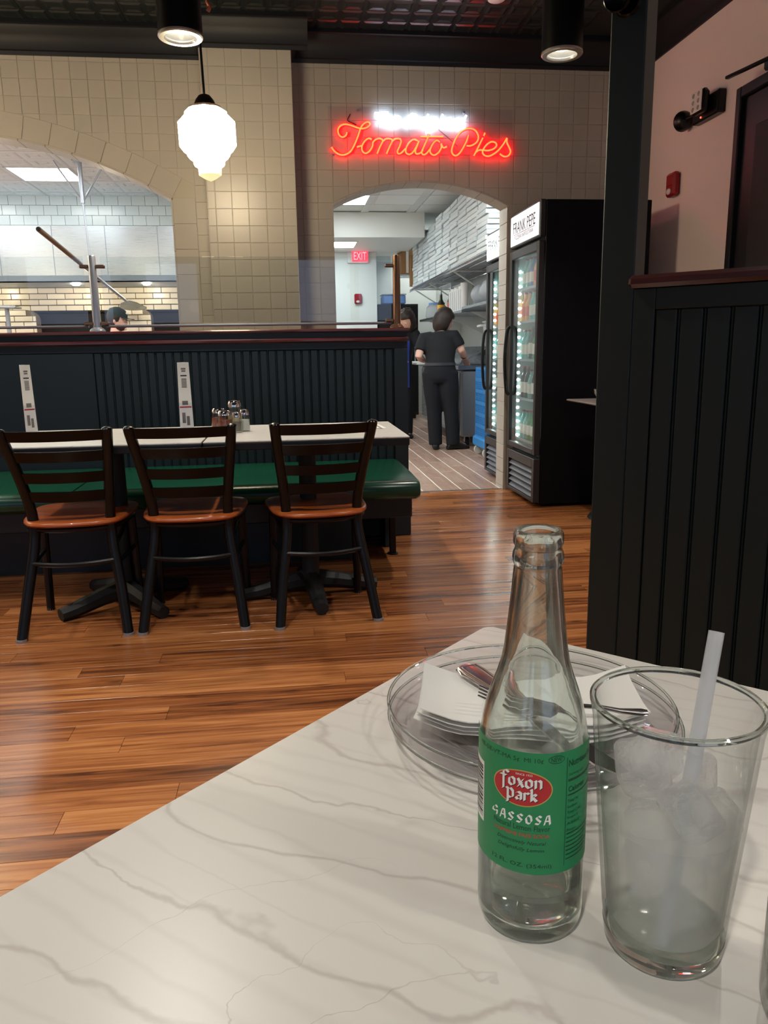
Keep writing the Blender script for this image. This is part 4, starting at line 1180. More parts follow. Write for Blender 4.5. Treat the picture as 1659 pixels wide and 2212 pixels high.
def fridge(x, y0, y1, xb, label, ordinal, text_all=True):
    w = y1-y0
    D = xb-x
    t = thing('drinks_fridge', label, 'refrigerator', (x, y0, 0))
    # local: +x goes into the cabinet, y along the front, front plane x=0
    s = 0.035
    obj('side_panel', M().box(0.045, 0, 0.02, D, s, 2.015, 0.004), 'fridge_black', t, smooth=0)
    obj('side_panel', M().box(0.045, w-s, 0.02, D, w, 2.015, 0.004), 'fridge_black', t, smooth=0)
    obj('back_panel', M().box(D-0.03, s, 0.02, D, w-s, 2.015), 'fridge_liner', t, smooth=0)
    obj('top_panel', M().box(0.045, s, 1.77, D-0.03, w-s, 2.015), 'fridge_black', t, smooth=0)
    obj('base_panel', M().box(0.045, s, 0.02, D-0.03, w-s, 0.345), 'fridge_black', t, smooth=0)
    obj('liner', M().box(0.06, s, 0.345, D-0.03, s+0.01, 1.77).box(0.06, w-s-0.01, 0.345, D-0.03, w-s, 1.77).box(0.06, s, 0.345, D-0.03, w-s, 0.36).box(0.06, s, 1.75, D-0.03, w-s, 1.77).box(D-0.045, s, 0.345, D-0.031, w-s, 1.77), 'fridge_liner', t, smooth=0)
    # door frame, glass
    e = 0.045
    obj('door', M().box(0, 0, 0.36, 0.04, e, 1.765, 0.004).box(0, w-e, 0.36, 0.04, w, 1.765, 0.004).box(0, e, 1.705, 0.04, w-e, 1.765, 0.004).box(0, e, 0.36, 0.04, w-e, 0.40, 0.004), 'fridge_trim', t, smooth=0)
    obj('door_glass', M().box(0.012, e, 0.40, 0.018, w-e, 1.705), 'clear_pane', t, smooth=0)
    obj('door_handle', M().tube(smooth_path([(0.0, w-0.03, 1.24), (-0.022, w-0.03, 1.2), (-0.036, w-0.03, 1.0), (-0.022, w-0.03, 0.78), (0.0, w-0.03, 0.74)], 5), 0.013, 10), 'black_metal', t)
    # lit header sign
    sg_ = obj('header_sign', M().box(0.004, 0.0, 1.785, 0.045, w, 2.017, 0.006), 'fridge_trim', t, smooth=0)
    obj('sign_panel', M().box(-0.002, 0.016, 1.80, 0.004, w-0.016, 2.0, 0.001), 'sign_light', sg_, smooth=0)
    def letters(body, wid, z, hgt, m_, yc):
        vs, fs = text_mesh(body)
        vs = fit_text(vs, wid, hgt)
        return obj('sign_lettering', M().add([(-0.0028, yc-v[0], z+v[1]) for v in vs], fs), m_, sg_, smooth=0, fix=False)
    letters('FRANK PEPE', 0.50, 1.915, 0.075, 'print_black', w/2+0.0)
    obj('sign_rule', M().box(-0.0028, 0.10, 1.868, -0.002, w-0.10, 1.871), 'print_grey', sg_, smooth=0)
    letters('PIZZERIA NAPOLETANA', 0.42, 1.848, 0.026, 'print_grey', w/2)
    # grille
    obj('grille_frame', M().box(0.0, 0.0, 0.03, 0.045, 0.05, 0.335, 0.003).box(0.0, w-0.05, 0.03, 0.045, w, 0.335, 0.003).box(0.0, 0.05, 0.27, 0.045, w-0.05, 0.335, 0.003).box(0.0, 0.05, 0.03, 0.045, w-0.05, 0.055, 0.003), 'fridge_trim', t, smooth=0)
    for k in range(5):
        z = 0.062+0.042*k
        obj('grille_slat', M().add([(0.004, 0.05, z), (0.004, w-0.05, z), (0.03, w-0.05, z+0.026), (0.03, 0.05, z+0.026), (0.008, 0.05, z-0.003), (0.008, w-0.05, z-0.003), (0.034, w-0.05, z+0.023), (0.034, 0.05, z+0.023)],
            [(0, 1, 2, 3), (7, 6, 5, 4), (0, 4, 5, 1), (2, 6, 7, 3), (0, 3, 7, 4), (1, 5, 6, 2)]), 'grille_grey', t, smooth=0)
    obj('grille_back', M().box(0.044, 0.05, 0.03, 0.05, w-0.05, 0.27), 'black_matte', t, smooth=0)
    for yy in (0.06, w-0.06):
        obj('foot', M().cyl((0.1, yy, 0), (0.1, yy, 0.03), 0.02, 10), 'rubber', t)
    # led strip on the far mullion, one round lamp every few centimetres
    st = obj('led_strip', M().box(0.05, w-s-0.022, 0.42, 0.075, w-s-0.010, 1.66), 'fridge_liner', t, smooth=0)
    lm = mesh_of('led', M().lathe([(0.0, 0.004), (0.006, 0.003), (0.0105, 0.0), (0.0, 0.0)], 10), 'led_light', 40)
    for k in range(24):
        o = link('led', lm, st, (0.062, w-s-0.0225, 0.44+0.0515*k), (pi/2, 0, 0))
    st2 = obj('led_strip', M().box(0.05, s+0.010, 0.42, 0.075, s+0.022, 1.66), 'fridge_liner', t, smooth=0)
    for k in range(24):
        o = link('led', lm, st2, (0.062, s+0.0225, 0.44+0.0515*k), (-pi/2, 0, 0))
    # wire shelves
    zs = (0.42, 0.72, 1.0, 1.27, 1.50)
    for z in zs:
        b_ = M().tube([(0.064, s+0.012, z), (D-0.06, s+0.012, z), (D-0.06, w-s-0.012, z), (0.064, w-s-0.012, z)], 0.005, 6, True)
        for k in range(12):
            yy = s+0.03+(w-2*s-0.06)*k/11
            b_.tube([(0.064, yy, z), (D-0.06, yy, z)], 0.0022, 4)
        obj('wire_shelf', b_, 'chrome', t)
        obj('price_rail', M().box(0.056, s+0.026, z-0.012, 0.061, w-s-0.026, z+0.006), 'clear_plastic', t, smooth=0)
    return t
f1 = fridge(1.645, 5.06, 5.725, 2.40, 'tall black drinks fridge with glass door and lit header, nearest the viewer', 1)
f2 = fridge(1.70, 6.00, 6.625, 2.42, 'black drinks fridge with lit header behind the archway jamb', 2)
kinds = {'orange': ('orange_soda', 0.20, 0.031), 'green': ('green_soda', 0.21, 0.030), 'clear': ('teal_soda', 0.205, 0.030), 'dark': ('dark_soda', 0.225, 0.030), 'blue': ('blue_soda', 0.20, 0.031)}
SHELF = {0.42: ('clear', 'clear', 'green', 'green', 'dark', 'clear'), 0.72: ('dark', 'dark', 'clear', 'dark', 'clear', 'clear'), 1.0: ('clear', 'clear', 'dark', 'green', 'green', 'green'), 1.27: ('orange', 'orange', 'clear', 'clear', 'blue', 'blue'), 1.50: ('clear', 'clear', 'blue', 'orange', 'orange', 'orange')}
NM = {0.42: 'bottom', 0.72: 'second lowest', 1.0: 'middle', 1.27: 'upper', 1.50: 'top'}
CW = {'orange': 'orange', 'green': 'green', 'clear': 'pale teal', 'dark': 'dark brown', 'blue': 'blue'}
made = {}
for (fx, fy, which, rows) in ((1.645, 5.06, 'nearer', 2), (1.70, 6.00, 'farther', 1)):
    for z, ks in SHELF.items():
        for i, kd in enumerate(ks):
            for rr in range(rows):
                y = fy+0.565-0.088*i if which == 'nearer' else fy+0.53-0.085*i
                loc = (fx+0.098+0.085*rr, y, z+0.006)
                lab = '%s soda bottle, %s from left, %s row, %s shelf of %s fridge' % (CW[kd], ORD[i], 'front' if rr == 0 else 'second', NM[z], which)
                g = 'soda bottles in the %s fridge' % which
                if kd not in made: made[kd] = soda('soda_bottle', lab, kinds[kd], loc, g)
                else: dup(made[kd], loc, 0, lab, g)

# --- wall devices
el = thing('emergency_light', 'black twin head emergency light high on the neon tinted wall', 'emergency light', (RX, 4.76, 2.49))
obj('housing', M().box(-0.05, -0.15, -0.07, 0, 0.15, 0.06, 0.008), 'black_metal', el)
h1 = obj('lamp_head', M().box(-0.115, -0.085, -0.045, -0.062, 0.055, 0.085, 0.018), 'black_metal', el)
obj('lamp_lens', M().box(-0.119, -0.078, -0.038, -0.112, 0.048, 0.078, 0.003), 'lens_white', h1)
for i in range(2):
    for j in range(3):
        obj('led', M().lathe([(0, 0), (0.014, 0), (0.011, 0.003), (0, 0.003)], 12).xf(Matrix.Translation((-0.119, -0.045+0.06*i, -0.018+0.038*j)) @ Matrix.Rotation(-pi/2, 4, 'Y')), 'can_reflector', h1)
obj('neck', M().cyl((-0.07, -0.01, 0.02), (-0.04, -0.01, 0.0), 0.02, 10), 'black_metal', el)
h2 = obj('lamp_head', M().lathe([(0.0, 0.0), (0.062, 0.0), (0.060, 0.02), (0.045, 0.05), (0.02, 0.066), (0.0, 0.068)], 20).xf(Matrix.Translation((-0.05, 0.27, -0.01)) @ Matrix.Rotation(radians(100), 4, 'X')), 'black_metal', el)
obj('lamp_lens', M().lathe([(0.0, -0.012), (0.035, -0.010), (0.058, 0.0), (0.0, 0.001)], 20).xf(Matrix.Translation((-0.05, 0.27, -0.01)) @ Matrix.Rotation(radians(100), 4, 'X')), 'lens_white', h2)
obj('neck', M().cyl((-0.05, 0.21, -0.01), (-0.04, 0.14, -0.01), 0.014, 10), 'black_metal', el)
obj('status_led', M().ball((-0.051, 0.04, -0.05), 0.006, 8, 6), 'red_dot', el)
def strobe(label, loc, rz, sc=1.0):
    t = thing('fire_alarm', label, 'fire alarm', loc, rz, None)
    obj('housing', M().box(-0.058*sc, -0.05, -0.075*sc, 0.058*sc, 0, 0.075*sc, 0.014), 'red_plastic', t)
    obj('horn_plate', M().box(-0.035*sc, -0.056, -0.01*sc, 0.045*sc, -0.048, 0.06*sc, 0.004), 'red_plastic', t)
    obj('strobe_lens', M().ball((-0.005, -0.05, -0.043*sc), 0.022*sc, 12, 8, (1.2, 0.6, 0.9)), 'lens_white', t)
    return t
strobe('red wall fire alarm with small lens on the neon tinted wall', (RX, 5.16, 2.128), -pi/2*1.0)
strobe('red fire alarm on the white kitchen post under the exit sign', (1.112, 12.2, 1.865), 0)

# --- small thin table behind the pillar with a clear bowl
tt = thing('side_table', 'thin pale tabletop just showing beside the green pillar', 'table', (2.12, 4.62, 0))
obj('tabletop', M().box(-0.31, -0.3, 0.738, 0.46, 0.3, 0.75, 0.005), 'tray_pale', tt)
obj('pedestal', M().lathe([(0.24, 0.0), (0.23, 0.015), (0.05, 0.03), (0.035, 0.06), (0.035, 0.735), (0.1, 0.738)], 18, cap0=True), 'cast_iron', tt)
bw = thing('glass_bowl', 'small clear glass bowl on the thin table beside the pillar', 'bowl', (1.905, 4.52, 0.751))
obj('bowl', M().lathe([(0.0, 0.0), (0.022, 0.0), (0.03, 0.008), (0.062, 0.055), (0.066, 0.08), (0.062, 0.08), (0.056, 0.055), (0.026, 0.012), (0, 0.01)], 28), 'clear_glass', bw)
obj('contents', M().lathe([(0.0, 0.012), (0.027, 0.014), (0.05, 0.042), (0.0, 0.046)], 20), 'salt_white', bw)

# --- partition with pillar, 45 degrees to the room
PA = thing('booth_partition', 'dark green beadboard booth partition with mahogany cap and tall pillar', 'partition', (0.6516, 1.4485, 0), -pi/4)
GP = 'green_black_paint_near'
# local x runs along the partition, local -y faces the viewer
obj('pillar', M().box(-0.0595, 0.0, 0, 0.0068, 0.055, CEIL, 0.0025), GP, PA)
obj('core_panel', M().box(0.0068, 0.012, 0, 0.9, 0.1, 1.187), GP, PA, smooth=0)
obj('cap_rail', M().box(0.0, -0.016, 1.1875, 0.92, 0.12, 1.211, 0.007), 'mahogany', PA)
obj('stile', M().box(0.0075, 0.0, 0.1, 0.049, 0.012, 1.187, 0.0015), GP, PA, smooth=0)
obj('top_rail', M().box(0.0495, 0.0, 1.148, 0.9, 0.012, 1.187, 0.0015), GP, PA, smooth=0)
obj('baseboard', M().box(0.0068, -0.012, 0.0, 0.9, 0.012, 0.1, 0.003), GP, PA, smooth=0)
bb = M().box(0.0004, 0.002, 0.1, 0.0395, 0.012, 1.1475, 0.0022).box(0.0398, 0.0045, 0.1, 0.0461, 0.012, 1.1475, 0.0028)
bd = mesh_of('board', bb, GP, 30, False)
for k in range(18):
    link('board', bd, PA, (0.0502+0.0466*k, 0, 0))
hk = thing('coat_hook', 'glossy black round coat hook near the top of the green pillar', 'hook', (0.6516, 1.4485, 1.685), -pi/4)
obj('rosette', M().lathe([(0.0, 0.006), (0.022, 0.006), (0.026, 0.0), (0, 0)], 24).xf(Matrix.Translation((-0.028, 0, 0)) @ Matrix.Rotation(pi/2, 4, 'X')), 'black_gloss', hk)
obj('stem', M().cyl((-0.028, -0.004, 0), (-0.028, -0.035, 0), 0.007, 12), 'black_gloss', hk)
obj('disc', M().lathe([(0.0, 0.004), (0.020, 0.004), (0.0255, 0.009), (0.0265, 0.012), (0.0245, 0.0145), (0.019, 0.012), (0.0, 0.011)], 32).xf(Matrix.Translation((-0.032, -0.028, 0)) @ Matrix.Rotation(pi/2+0.12, 4, 'X') ), 'black_gloss', hk)

# =================================================================== KITCHEN
hd = thing('range_hood', 'long stainless steel hood over the white brick pizza oven', 'hood', (-2.3, 9.35, 1.86))
obj('canopy', M().add([(-1.5, -0.35, 0.07), (1.25, -0.35, 0.07), (1.25, 0.34, 0.07), (-1.5, 0.34, 0.07), (-1.5, -0.35, 0.58), (1.25, -0.35, 0.58), (1.25, 0.34, 0.60), (-1.5, 0.34, 0.60)],
    [(0, 3, 2, 1), (4, 5, 6, 7), (0, 1, 5, 4), (1, 2, 6, 5), (2, 3, 7, 6), (3, 0, 4, 7)]), 'stainless', hd, smooth=0)
obj('lower_lip', M().box(-1.5, -0.345, 0.0, 1.25, -0.325, 0.07).box(-1.5, -0.345, 0.0, 1.25, 0.34, 0.012), 'stainless_dark', hd, smooth=0)
for x_ in (-0.95, -0.02, 0.75):
    obj('hood_lamp', M().lathe([(0, -0.012), (0.035, -0.010), (0.045, 0.0), (0, 0.0)], 16, (x_, -0.05, -0.001)), 'can_light', hd)
    la = bpy.data.lights.new('hood_lamp_light', 'POINT'); la.energy = 7.0; la.color = (1.0, 0.86, 0.66); la.shadow_soft_size = 0.04
    lo = bpy.data.objects.new('hood_lamp_light', la); COL.objects.link(lo); lo.parent = hd; lo.location = (x_, -0.05, -0.06)
for k in range(5):
    obj('panel_seam', M().box(-1.25+0.55*k, -0.353, 0.07, -1.244+0.55*k, -0.349, 0.58), 'stainless_dark', hd, smooth=0)

# ceiling hung bracket that carries the long peel
ph = thing('peel_hanger', 'steel pole with V braces hanging from the kitchen ceiling', 'bracket', (-1.862, 8.0, KC))
obj('flange', M().box(-0.06, -0.06, -0.012, 0.06, 0.06, 0.0, 0.002), 'steel_post', ph)
obj('upper_tube', M().cyl((0, 0, -0.01), (0, 0, -0.38), 0.020, 12), 'steel_post', ph)
obj('thin_rod', M().cyl((0, 0, -0.36), (0.02, 0, -1.0), 0.009, 10), 'steel_post', ph)
obj('cradle', M().tube(smooth_path([(0.02, -0.03, -0.985), (0.02, -0.03, -1.025), (0.03, 0, -1.045), (0.05, 0.02, -1.02), (0.055, 0.02, -0.99)]), 0.007, 8), 'steel_post', ph)
for s_, dz in ((-1, -0.1), (1, -0.03)):
    obj('brace', M().cyl((0.02*s_*0, 0, -0.37), (s_*0.19, 0.0, -0.08), 0.008, 10), 'steel_post', ph)
    obj('brace_flange', M().cyl((s_*0.19, 0, -0.08), (s_*0.235, 0, -0.005), 0.008, 10), 'steel_post', ph)
P0, P1 = Vector((-1.9174, 6.7, 2.0656)), Vector((-1.73, 9.35, 1.6199))
pe = thing('pizza_peel', 'long handled pizza peel slung under the ceiling pole above the cook', 'peel', tuple(P0))
dv = P1-P0
obj('grip', M().tube([(0, 0, 0), tuple(dv*0.36)], [0.021, 0.019], 12), 'brass_brown', pe)
obj('grip_end', M().tube([tuple(dv*-0.004), tuple(dv*0.001)], 0.016, 12), 'deep_dark', pe)
obj('handle', M().tube([tuple(dv*0.36), tuple(dv*0.92)], [0.017, 0.016], 12), 'steel_post', pe)
pts = []
for i in range(13):
    a = -pi/2+pi*i/12
    pts.append((0.15*sin(a), 0.27+0.14*cos(a)))
pts = [(-0.02, -0.05), (-0.09, 0.05)]+[(p[0]*1.0, p[1]) for p in pts]+[(0.09, 0.05), (0.02, -0.05)]
obj('blade', M().prism(pts, lambda x, y: (dv.x+x, dv.y+y-0.26, dv.z+0.012-0.17*(y-0.16)), lambda x, y: (dv.x+x, dv.y+y-0.26, dv.z+0.004-0.17*(y-0.16))), 'stainless', pe, smooth=0)

wm = thing('warming_stand', 'steel post with flat top bar standing left of the cook', 'stand', (-2.92, 8.8, 0))
obj('post', M().cyl((0, 0, 0.0), (0, 0, 1.575), 0.022, 12), 'steel_post', wm)
obj('top_bar', M().box(-0.14, -0.1, 1.575, 0.12, 0.1, 1.60, 0.004), 'stainless', wm)
obj('base_plate', M().lathe([(0, 0), (0.16, 0), (0.15, 0.015), (0, 0.018)], 20), 'steel_post', wm)

# --- exit sign, tall dark cabinet
ex = thing('exit_sign', 'glowing red exit sign at top of the white kitchen post', 'exit sign', (1.13, 12.16, 2.49))
obj('housing', M().box(-0.17, -0.02, -0.1, 0.15, 0.04, 0.1, 0.006), 'white_plastic', ex)
obj('red_face', M().box(-0.10, -0.026, -0.085, 0.145, -0.019, 0.085), 'exit_red', ex, smooth=0)
vs, fs = text_mesh('EXIT'); vs = fit_text(vs, 0.19, 0.11)
obj('sign_lettering', M().add([(0.022+v[0], -0.0275, v[1]) for v in vs], fs), 'exit_letter', ex, smooth=0, fix=False)
obj('ceiling_mount', M().box(-0.05, -0.01, 0.1, 0.05, 0.03, 0.066, 0), 'white_plastic', ex, smooth=0)
tc_ = thing('tall_cabinet', 'tall black cabinet at far end of kitchen behind the bent head', 'cabinet', (1.765, 12.3, 0))
obj('body', M().box(-0.34, 0, 0.06, 0.3, 0.7, 1.79, 0.006), 'black_matte', tc_, smooth=0)
obj('door', M().box(-0.33, -0.02, 0.1, 0.29, 0.0, 1.77, 0.005), 'black_metal', tc_, smooth=0)
obj('handle', M().cyl((0.24, -0.05, 0.9), (0.24, -0.05, 1.3), 0.01, 8), 'steel_post', tc_)
obj('foot', M().box(-0.3, 0.04, 0, 0.26, 0.66, 0.06), 'black_matte', tc_, smooth=0)
tk = thing('storage_tub', 'blue plastic tub on top of the tall black cabinet', 'tub', (1.72, 12.45, 1.79))
obj('tub', M().box(-0.2, -0.1, 0.0, 0.16, 0.25, 0.14, 0.02), 'blue_soft', tk)
obj('lid', M().box(-0.21, -0.11, 0.141, 0.17, 0.26, 0.16, 0.006), 'clear_plastic', tk)
sp = thing('steel_shelf_unit', 'grey wall panel with narrow steel rack right of the white post', 'rack', (1.55, 13.2, 0))
obj('upright', M().box(-0.10, 0, 0, -0.06, 0.04, 2.0), 'stainless', sp, smooth=0)
obj('upright', M().box(0.16, 0, 0, 0.20, 0.04, 2.0), 'stainless', sp, smooth=0)
for z in (0.5, 1.1, 1.55):
    obj('rack_shelf', M().box(-0.1, 0.0, z, 0.2, 0.35, z+0.03), 'stainless', sp, smooth=0)

# --- upper wire shelf with pizza boxes
SX0, SX1 = 1.93, 2.50
us = thing('wire_shelf_upper', 'long wire wall shelf holding stacks of white pizza boxes', 'shelf', (0, 0, 2.0))
b_ = M()
for x in (SX0, SX0+0.19, SX0+0.38, SX1): b_.tube([(x, 7.45, 0), (x, 12.3, 0)], 0.006, 6)
b_.tube([(SX0, 7.45, -0.035), (SX0, 12.3, -0.035)], 0.006, 6)
for k in range(116): b_.tube([(SX0, 7.47+0.0417*k, 0.004), (SX1, 7.47+0.0417*k, 0.004)], 0.003, 4)
obj('wire_deck', b_, 'chrome', us, smooth=0)
zz = M()
for k in range(90):
    y0_ = 7.48+0.053*k
    zz.tube([(SX0, y0_, -0.034), (SX0, y0_+0.027, -0.002), (SX0, y0_+0.053, -0.034)], 0.0025, 4)
obj('edge_truss', zz, 'chrome', us, smooth=0)
for y in (7.7, 9.3, 10.9, 12.1):
    obj('bracket', M().box(SX1+0.04, y-0.02, -0.42, SX1+0.095, y+0.02, 0.02).tube([(SX0+0.05, y, -0.01), (SX1+0.05, y, -0.36)], 0.010, 6).tube([(SX0+0.02, y, -0.012), (SX1+0.06, y, -0.012)], 0.010, 6), 'kitchen_white', us, smooth=0)
pbm = M().box(-0.20, -0.205, 0, 0.20, 0.205, 0.0405, 0.003).box(-0.203, -0.208, 0.028, 0.203, 0.208, 0.0445, 0.003)
pbox = thing('pizza_box', 'white cardboard pizza box in the tall stacks on the wire shelf', 'box', (0, 0, 0), 0, 'white pizza boxes on the wire shelf')
bx0 = mesh_of('box_body', M().box(-0.20, -0.205, 0, 0.20, 0.205, 0.043, 0.004), 'box_white', 0, False)
bpy.data.objects.remove(pbox, do_unlink=True)
ny = 10
for s in range(ny):
    yy = 7.72+0.448*s
    n = 15 if s < 6 else 14 if s < 8 else 15
    if s == ny-1: n = 13
    for k in range(n):
        o = link('pizza_box', bx0, None, (SX0+0.205+random.uniform(-0.014, 0.012), yy+random.uniform(-0.012, 0.012), 2.0085+0.0475*k), (0, 0, random.uniform(-0.04, 0.04)))
        lab = 'white pizza box, %s from the bottom, %s on the wire shelf' % (ORD[k], ['nearest stack', 'second nearest stack', 'third nearest stack', 'fourth nearest stack', 'fifth nearest stack', 'fifth farthest stack', 'fourth farthest stack', 'third farthest stack', 'second farthest stack', 'farthest stack'][s])
        tag(o, lab, 'box', 'white pizza boxes on the wire shelf')
for nm, loc, sz, lab in (('cardboard_box', (1.86, 12.28, 2.22), (0.09, 0.3, 0.56), 'tall brown cardboard box leaning at far end of the wire shelf'),
                         ('cardboard_box', (1.95, 12.03, 2.03), (0.05, 0.1, 0.45), 'thin pale brown carton standing in front of the pizza boxes')):
    t = thing(nm, lab, 'box', loc, 0.1)
    obj('carton', M().box(-sz[0], -sz[1]/2, 0, sz[0], sz[1]/2, sz[2], 0.003), 'cardboard', t, smooth=0)
    obj('tape', M().box(-0.02, -sz[1]/2-0.001, 0.02, 0.02, -sz[1]/2, sz[2]-0.02), 'white_plastic', t, smooth=0)
# a bracketed ledge carries the leaning carton
obj('shelf_return', M().box(1.72, 12.10, 0.195, 2.5, 12.5, 0.215), 'stainless', us, smooth=0)

# --- lower wall shelf with bottles, cups, bags
ls = thing('wall_shelf_lower', 'steel wall shelf with bottles and cups above the bent worker', 'shelf', (0, 0, 1.53))
obj('shelf_plate', M().box(2.02, 7.85, 0, 2.58, 9.0, 0.03, 0.003).box(2.02, 9.02, -0.03, 2.58, 11.9, 0.0, 0.003), 'stainless', ls, smooth=0)
for y in (8.0, 8.9, 10.2, 11.6):
    obj('bracket', M().prism([(2.1, -0.03), (2.58, -0.03), (2.58, -0.25)], lambda x, z, y=y: (x, y-0.01, z), lambda x, z, y=y: (x, y+0.01, z)), 'kitchen_white', ls, smooth=0)
ZS = 1.53
def shelf_bottle(x, y, h, r, body, lab_m, label):
    t = thing('bottle', label, 'bottle', (x, y, ZS+0.001), 0, 'bottles on the lower kitchen shelf')
    obj('bottle_body', M().lathe([(0, 0), (r, 0), (r, h*0.55), (r*0.4, h*0.75), (r*0.35, h*0.95), (0, h*0.95)], 14), body, t)
    obj('bottle_label', M().lathe([(r*1.02, h*0.1), (r*1.02, h*0.5)], 14), lab_m, t, fix=False)
    obj('spout', M().lathe([(r*0.37, h*0.95), (r*0.2, h), (r*0.08, h*1.3), (0, h*1.3)], 10), 'steel_post', t)
    return t
shelf_bottle(2.12, 10.72, 0.30, 0.05, 'dark_bottle', 'yellow_label', 'dark bottle with yellow label on the lower kitchen shelf')
shelf_bottle(2.16, 10.25, 0.32, 0.05, 'dark_bottle', 'orange_label', 'dark bottle with orange label next to stacked clear cups')
jg = thing('plastic_jug', 'grey blue plastic tub with clips at the end of lower shelf', 'tub', (2.18, 11.35, ZS+0.001))
obj('jug_body', M().lathe([(0, 0), (0.15, 0), (0.165, 0.03), (0.15, 0.15), (0.11, 0.19), (0, 0.20)], 16), 'clear_plastic', jg)
obj('jug_lid', M().lathe([(0.0, 0.2), (0.12, 0.19), (0.12, 0.215), (0.0, 0.22)], 16), 'blue_soft', jg)
for k in range(7):
    t = thing('cup_stack', 'white sleeve of plastic cups on lower kitchen shelf, %s from the bottles' % ORD[k], 'cups', (2.12, 9.98-0.115*k, ZS+0.001 if k < 8 else ZS+0.03), 0, 'sleeves of cups on the kitchen shelf')
    zb = 0.0
    obj('cups', M().lathe([(0, 0), (0.04, 0), (0.05, 0.27+0.02*(k % 2)+(0.05 if k == 6 else 0)), (0.0, 0.285+0.02*(k % 2)+(0.05 if k == 6 else 0))], 14), 'white_plastic', t)
    obj('sleeve_seam', M().box(-0.052, -0.003, 0.02, -0.047, 0.003, 0.25), 'clear_plastic', t, smooth=0)
def bag(x, y, z, r, label):
    t = thing('plastic_bag', label, 'bag', (x, y, z), 0, 'plastic bags on the kitchen shelf')
    b_ = M().ball((0, 0, r*0.62), r, 18, 12, (0.95, 1.05, 0.62))
    b_.v = [tuple(Vector(v)*(1+0.13*mnoise.noise(Vector(v)*11+Vector((x, y, 0))))) if v[2] > 0.03 else v for v in b_.v]
    b_.v = [(v[0], v[1], max(v[2], 0.0)) for v in b_.v]
    obj('bag_body', b_, 'plastic_bag', t, smooth=60)
    return t
bag(2.25, 8.78, ZS+0.031, 0.19, 'crumpled clear plastic bag on the lower shelf beside the cups')
bag(2.25, 8.32, ZS+0.031, 0.21, 'larger crumpled clear plastic bag nearest the second fridge')
nt = thing('wall_notice', 'small red lettered notice on the kitchen wall above the cups', 'notice', (2.599, 9.75, 1.86))
obj('paper', M().box(-0.003, -0.2, -0.08, 0, 0.2, 0.1), 'white_paper', nt, smooth=0)
for i in range(4):
    obj('printed_block', M().box(-0.005, -0.17+0.09*i, 0.0, -0.003, -0.11+0.09*i, 0.07), 'print_red', nt, smooth=0)

# --- stainless prep counter
pc = thing('prep_counter', 'stainless steel prep counter on castors beside the standing worker', 'counter', (0, 0, 0))
obj('cabinet', M().box(1.90, 8.46, 0.115, 2.56, 11.0, 0.86, 0.02), 'stainless_soft', pc)
obj('worktop', M().box(1.86, 8.43, 0.86, 2.58, 11.05, 0.905, 0.006), 'stainless', pc)
for k in range(4):
    d_ = obj('door', M().box(1.888, 8.52+0.62*k, 0.17, 1.9, 9.10+0.62*k, 0.83, 0.004), 'stainless', pc)
    obj('handle', M().cyl((1.875, 8.60+0.62*k, 0.76), (1.875, 8.85+0.62*k, 0.76), 0.009, 8), 'chrome', d_)
obj('spec_plate', M().box(2.25, 8.455, 0.13, 2.45, 8.461, 0.26), 'kitchen_white', pc, smooth=0)
for x in (1.99, 2.47):
    for y in (8.56, 10.9):
        c_ = obj('castor', M().lathe([(0, -0.018), (0.05, -0.018), (0.052, 0), (0.05, 0.018), (0, 0.018)], 18).xf(Matrix.Translation((x, y, 0.052)) @ Matrix.Rotation(pi/2, 4, 'Y')), 'rubber', pc)
        obj('fork', M().box(x-0.028, y-0.02, 0.05, x-0.022, y+0.02, 0.116).box(x+0.022, y-0.02, 0.05, x+0.028, y+0.02, 0.116), 'steel_post', c_, smooth=0)
obj('raised_lid', M().add([(1.89, 8.5, 0.915), (2.22, 8.5, 1.10), (2.22, 9.6, 1.10), (1.89, 9.6, 0.915), (1.884, 8.5, 0.926), (2.214, 8.5, 1.112), (2.214, 9.6, 1.112), (1.884, 9.6, 0.926)],
    [(0, 1, 2, 3), (7, 6, 5, 4), (0, 4, 5, 1), (1, 5, 6, 2), (2, 6, 7, 3), (3, 7, 4, 0)]), 'stainless', pc, smooth=0)
obj('rear_ledge', M().box(2.22, 8.46, 0.905, 2.56, 11.0, 1.09, 0.004), 'stainless', pc, smooth=0)
cb = thing('cutting_board', 'long white cutting board along front edge of the prep counter', 'cutting board', (1.77, 10.2, 0.906))
obj('board', M().box(-0.22, -0.85, 0.0, 0.12, 0.75, 0.022, 0.004), 'white_plastic', cb)
tb = thing('food_tub', 'clear plastic food tub standing on the counter ledge', 'tub', (2.40, 8.63, 1.092))
obj('tub', M().add([(-0.15, -0.13, 0), (0.15, -0.13, 0), (0.15, 0.13, 0), (-0.15, 0.13, 0), (-0.17, -0.15, 0.155), (0.17, -0.15, 0.155), (0.17, 0.15, 0.155), (-0.17, 0.15, 0.155)], [(0, 3, 2, 1), (4, 5, 6, 7), (0, 1, 5, 4), (1, 2, 6, 5), (2, 3, 7, 6), (3, 0, 4, 7)]), 'clear_plastic', tb, smooth=0)
obj('contents', M().box(-0.13, -0.11, 0.004, 0.0, 0.11, 0.09, 0.02), 'cheese', tb)
obj('lid', M().box(-0.18, -0.16, 0.155, 0.18, 0.16, 0.17, 0.005), 'white_plastic', tb)
wb = thing('white_bin', 'white plastic bin with handle stacked on the clear food tub', 'bin', (2.39, 8.63, 1.263))
obj('bin', M().box(-0.17, -0.15, 0, 0.19, 0.15, 0.11, 0.02), 'white_plastic', wb)
obj('bin_lid', M().box(-0.18, -0.16, 0.11, 0.2, 0.16, 0.126, 0.006), 'white_plastic', wb)
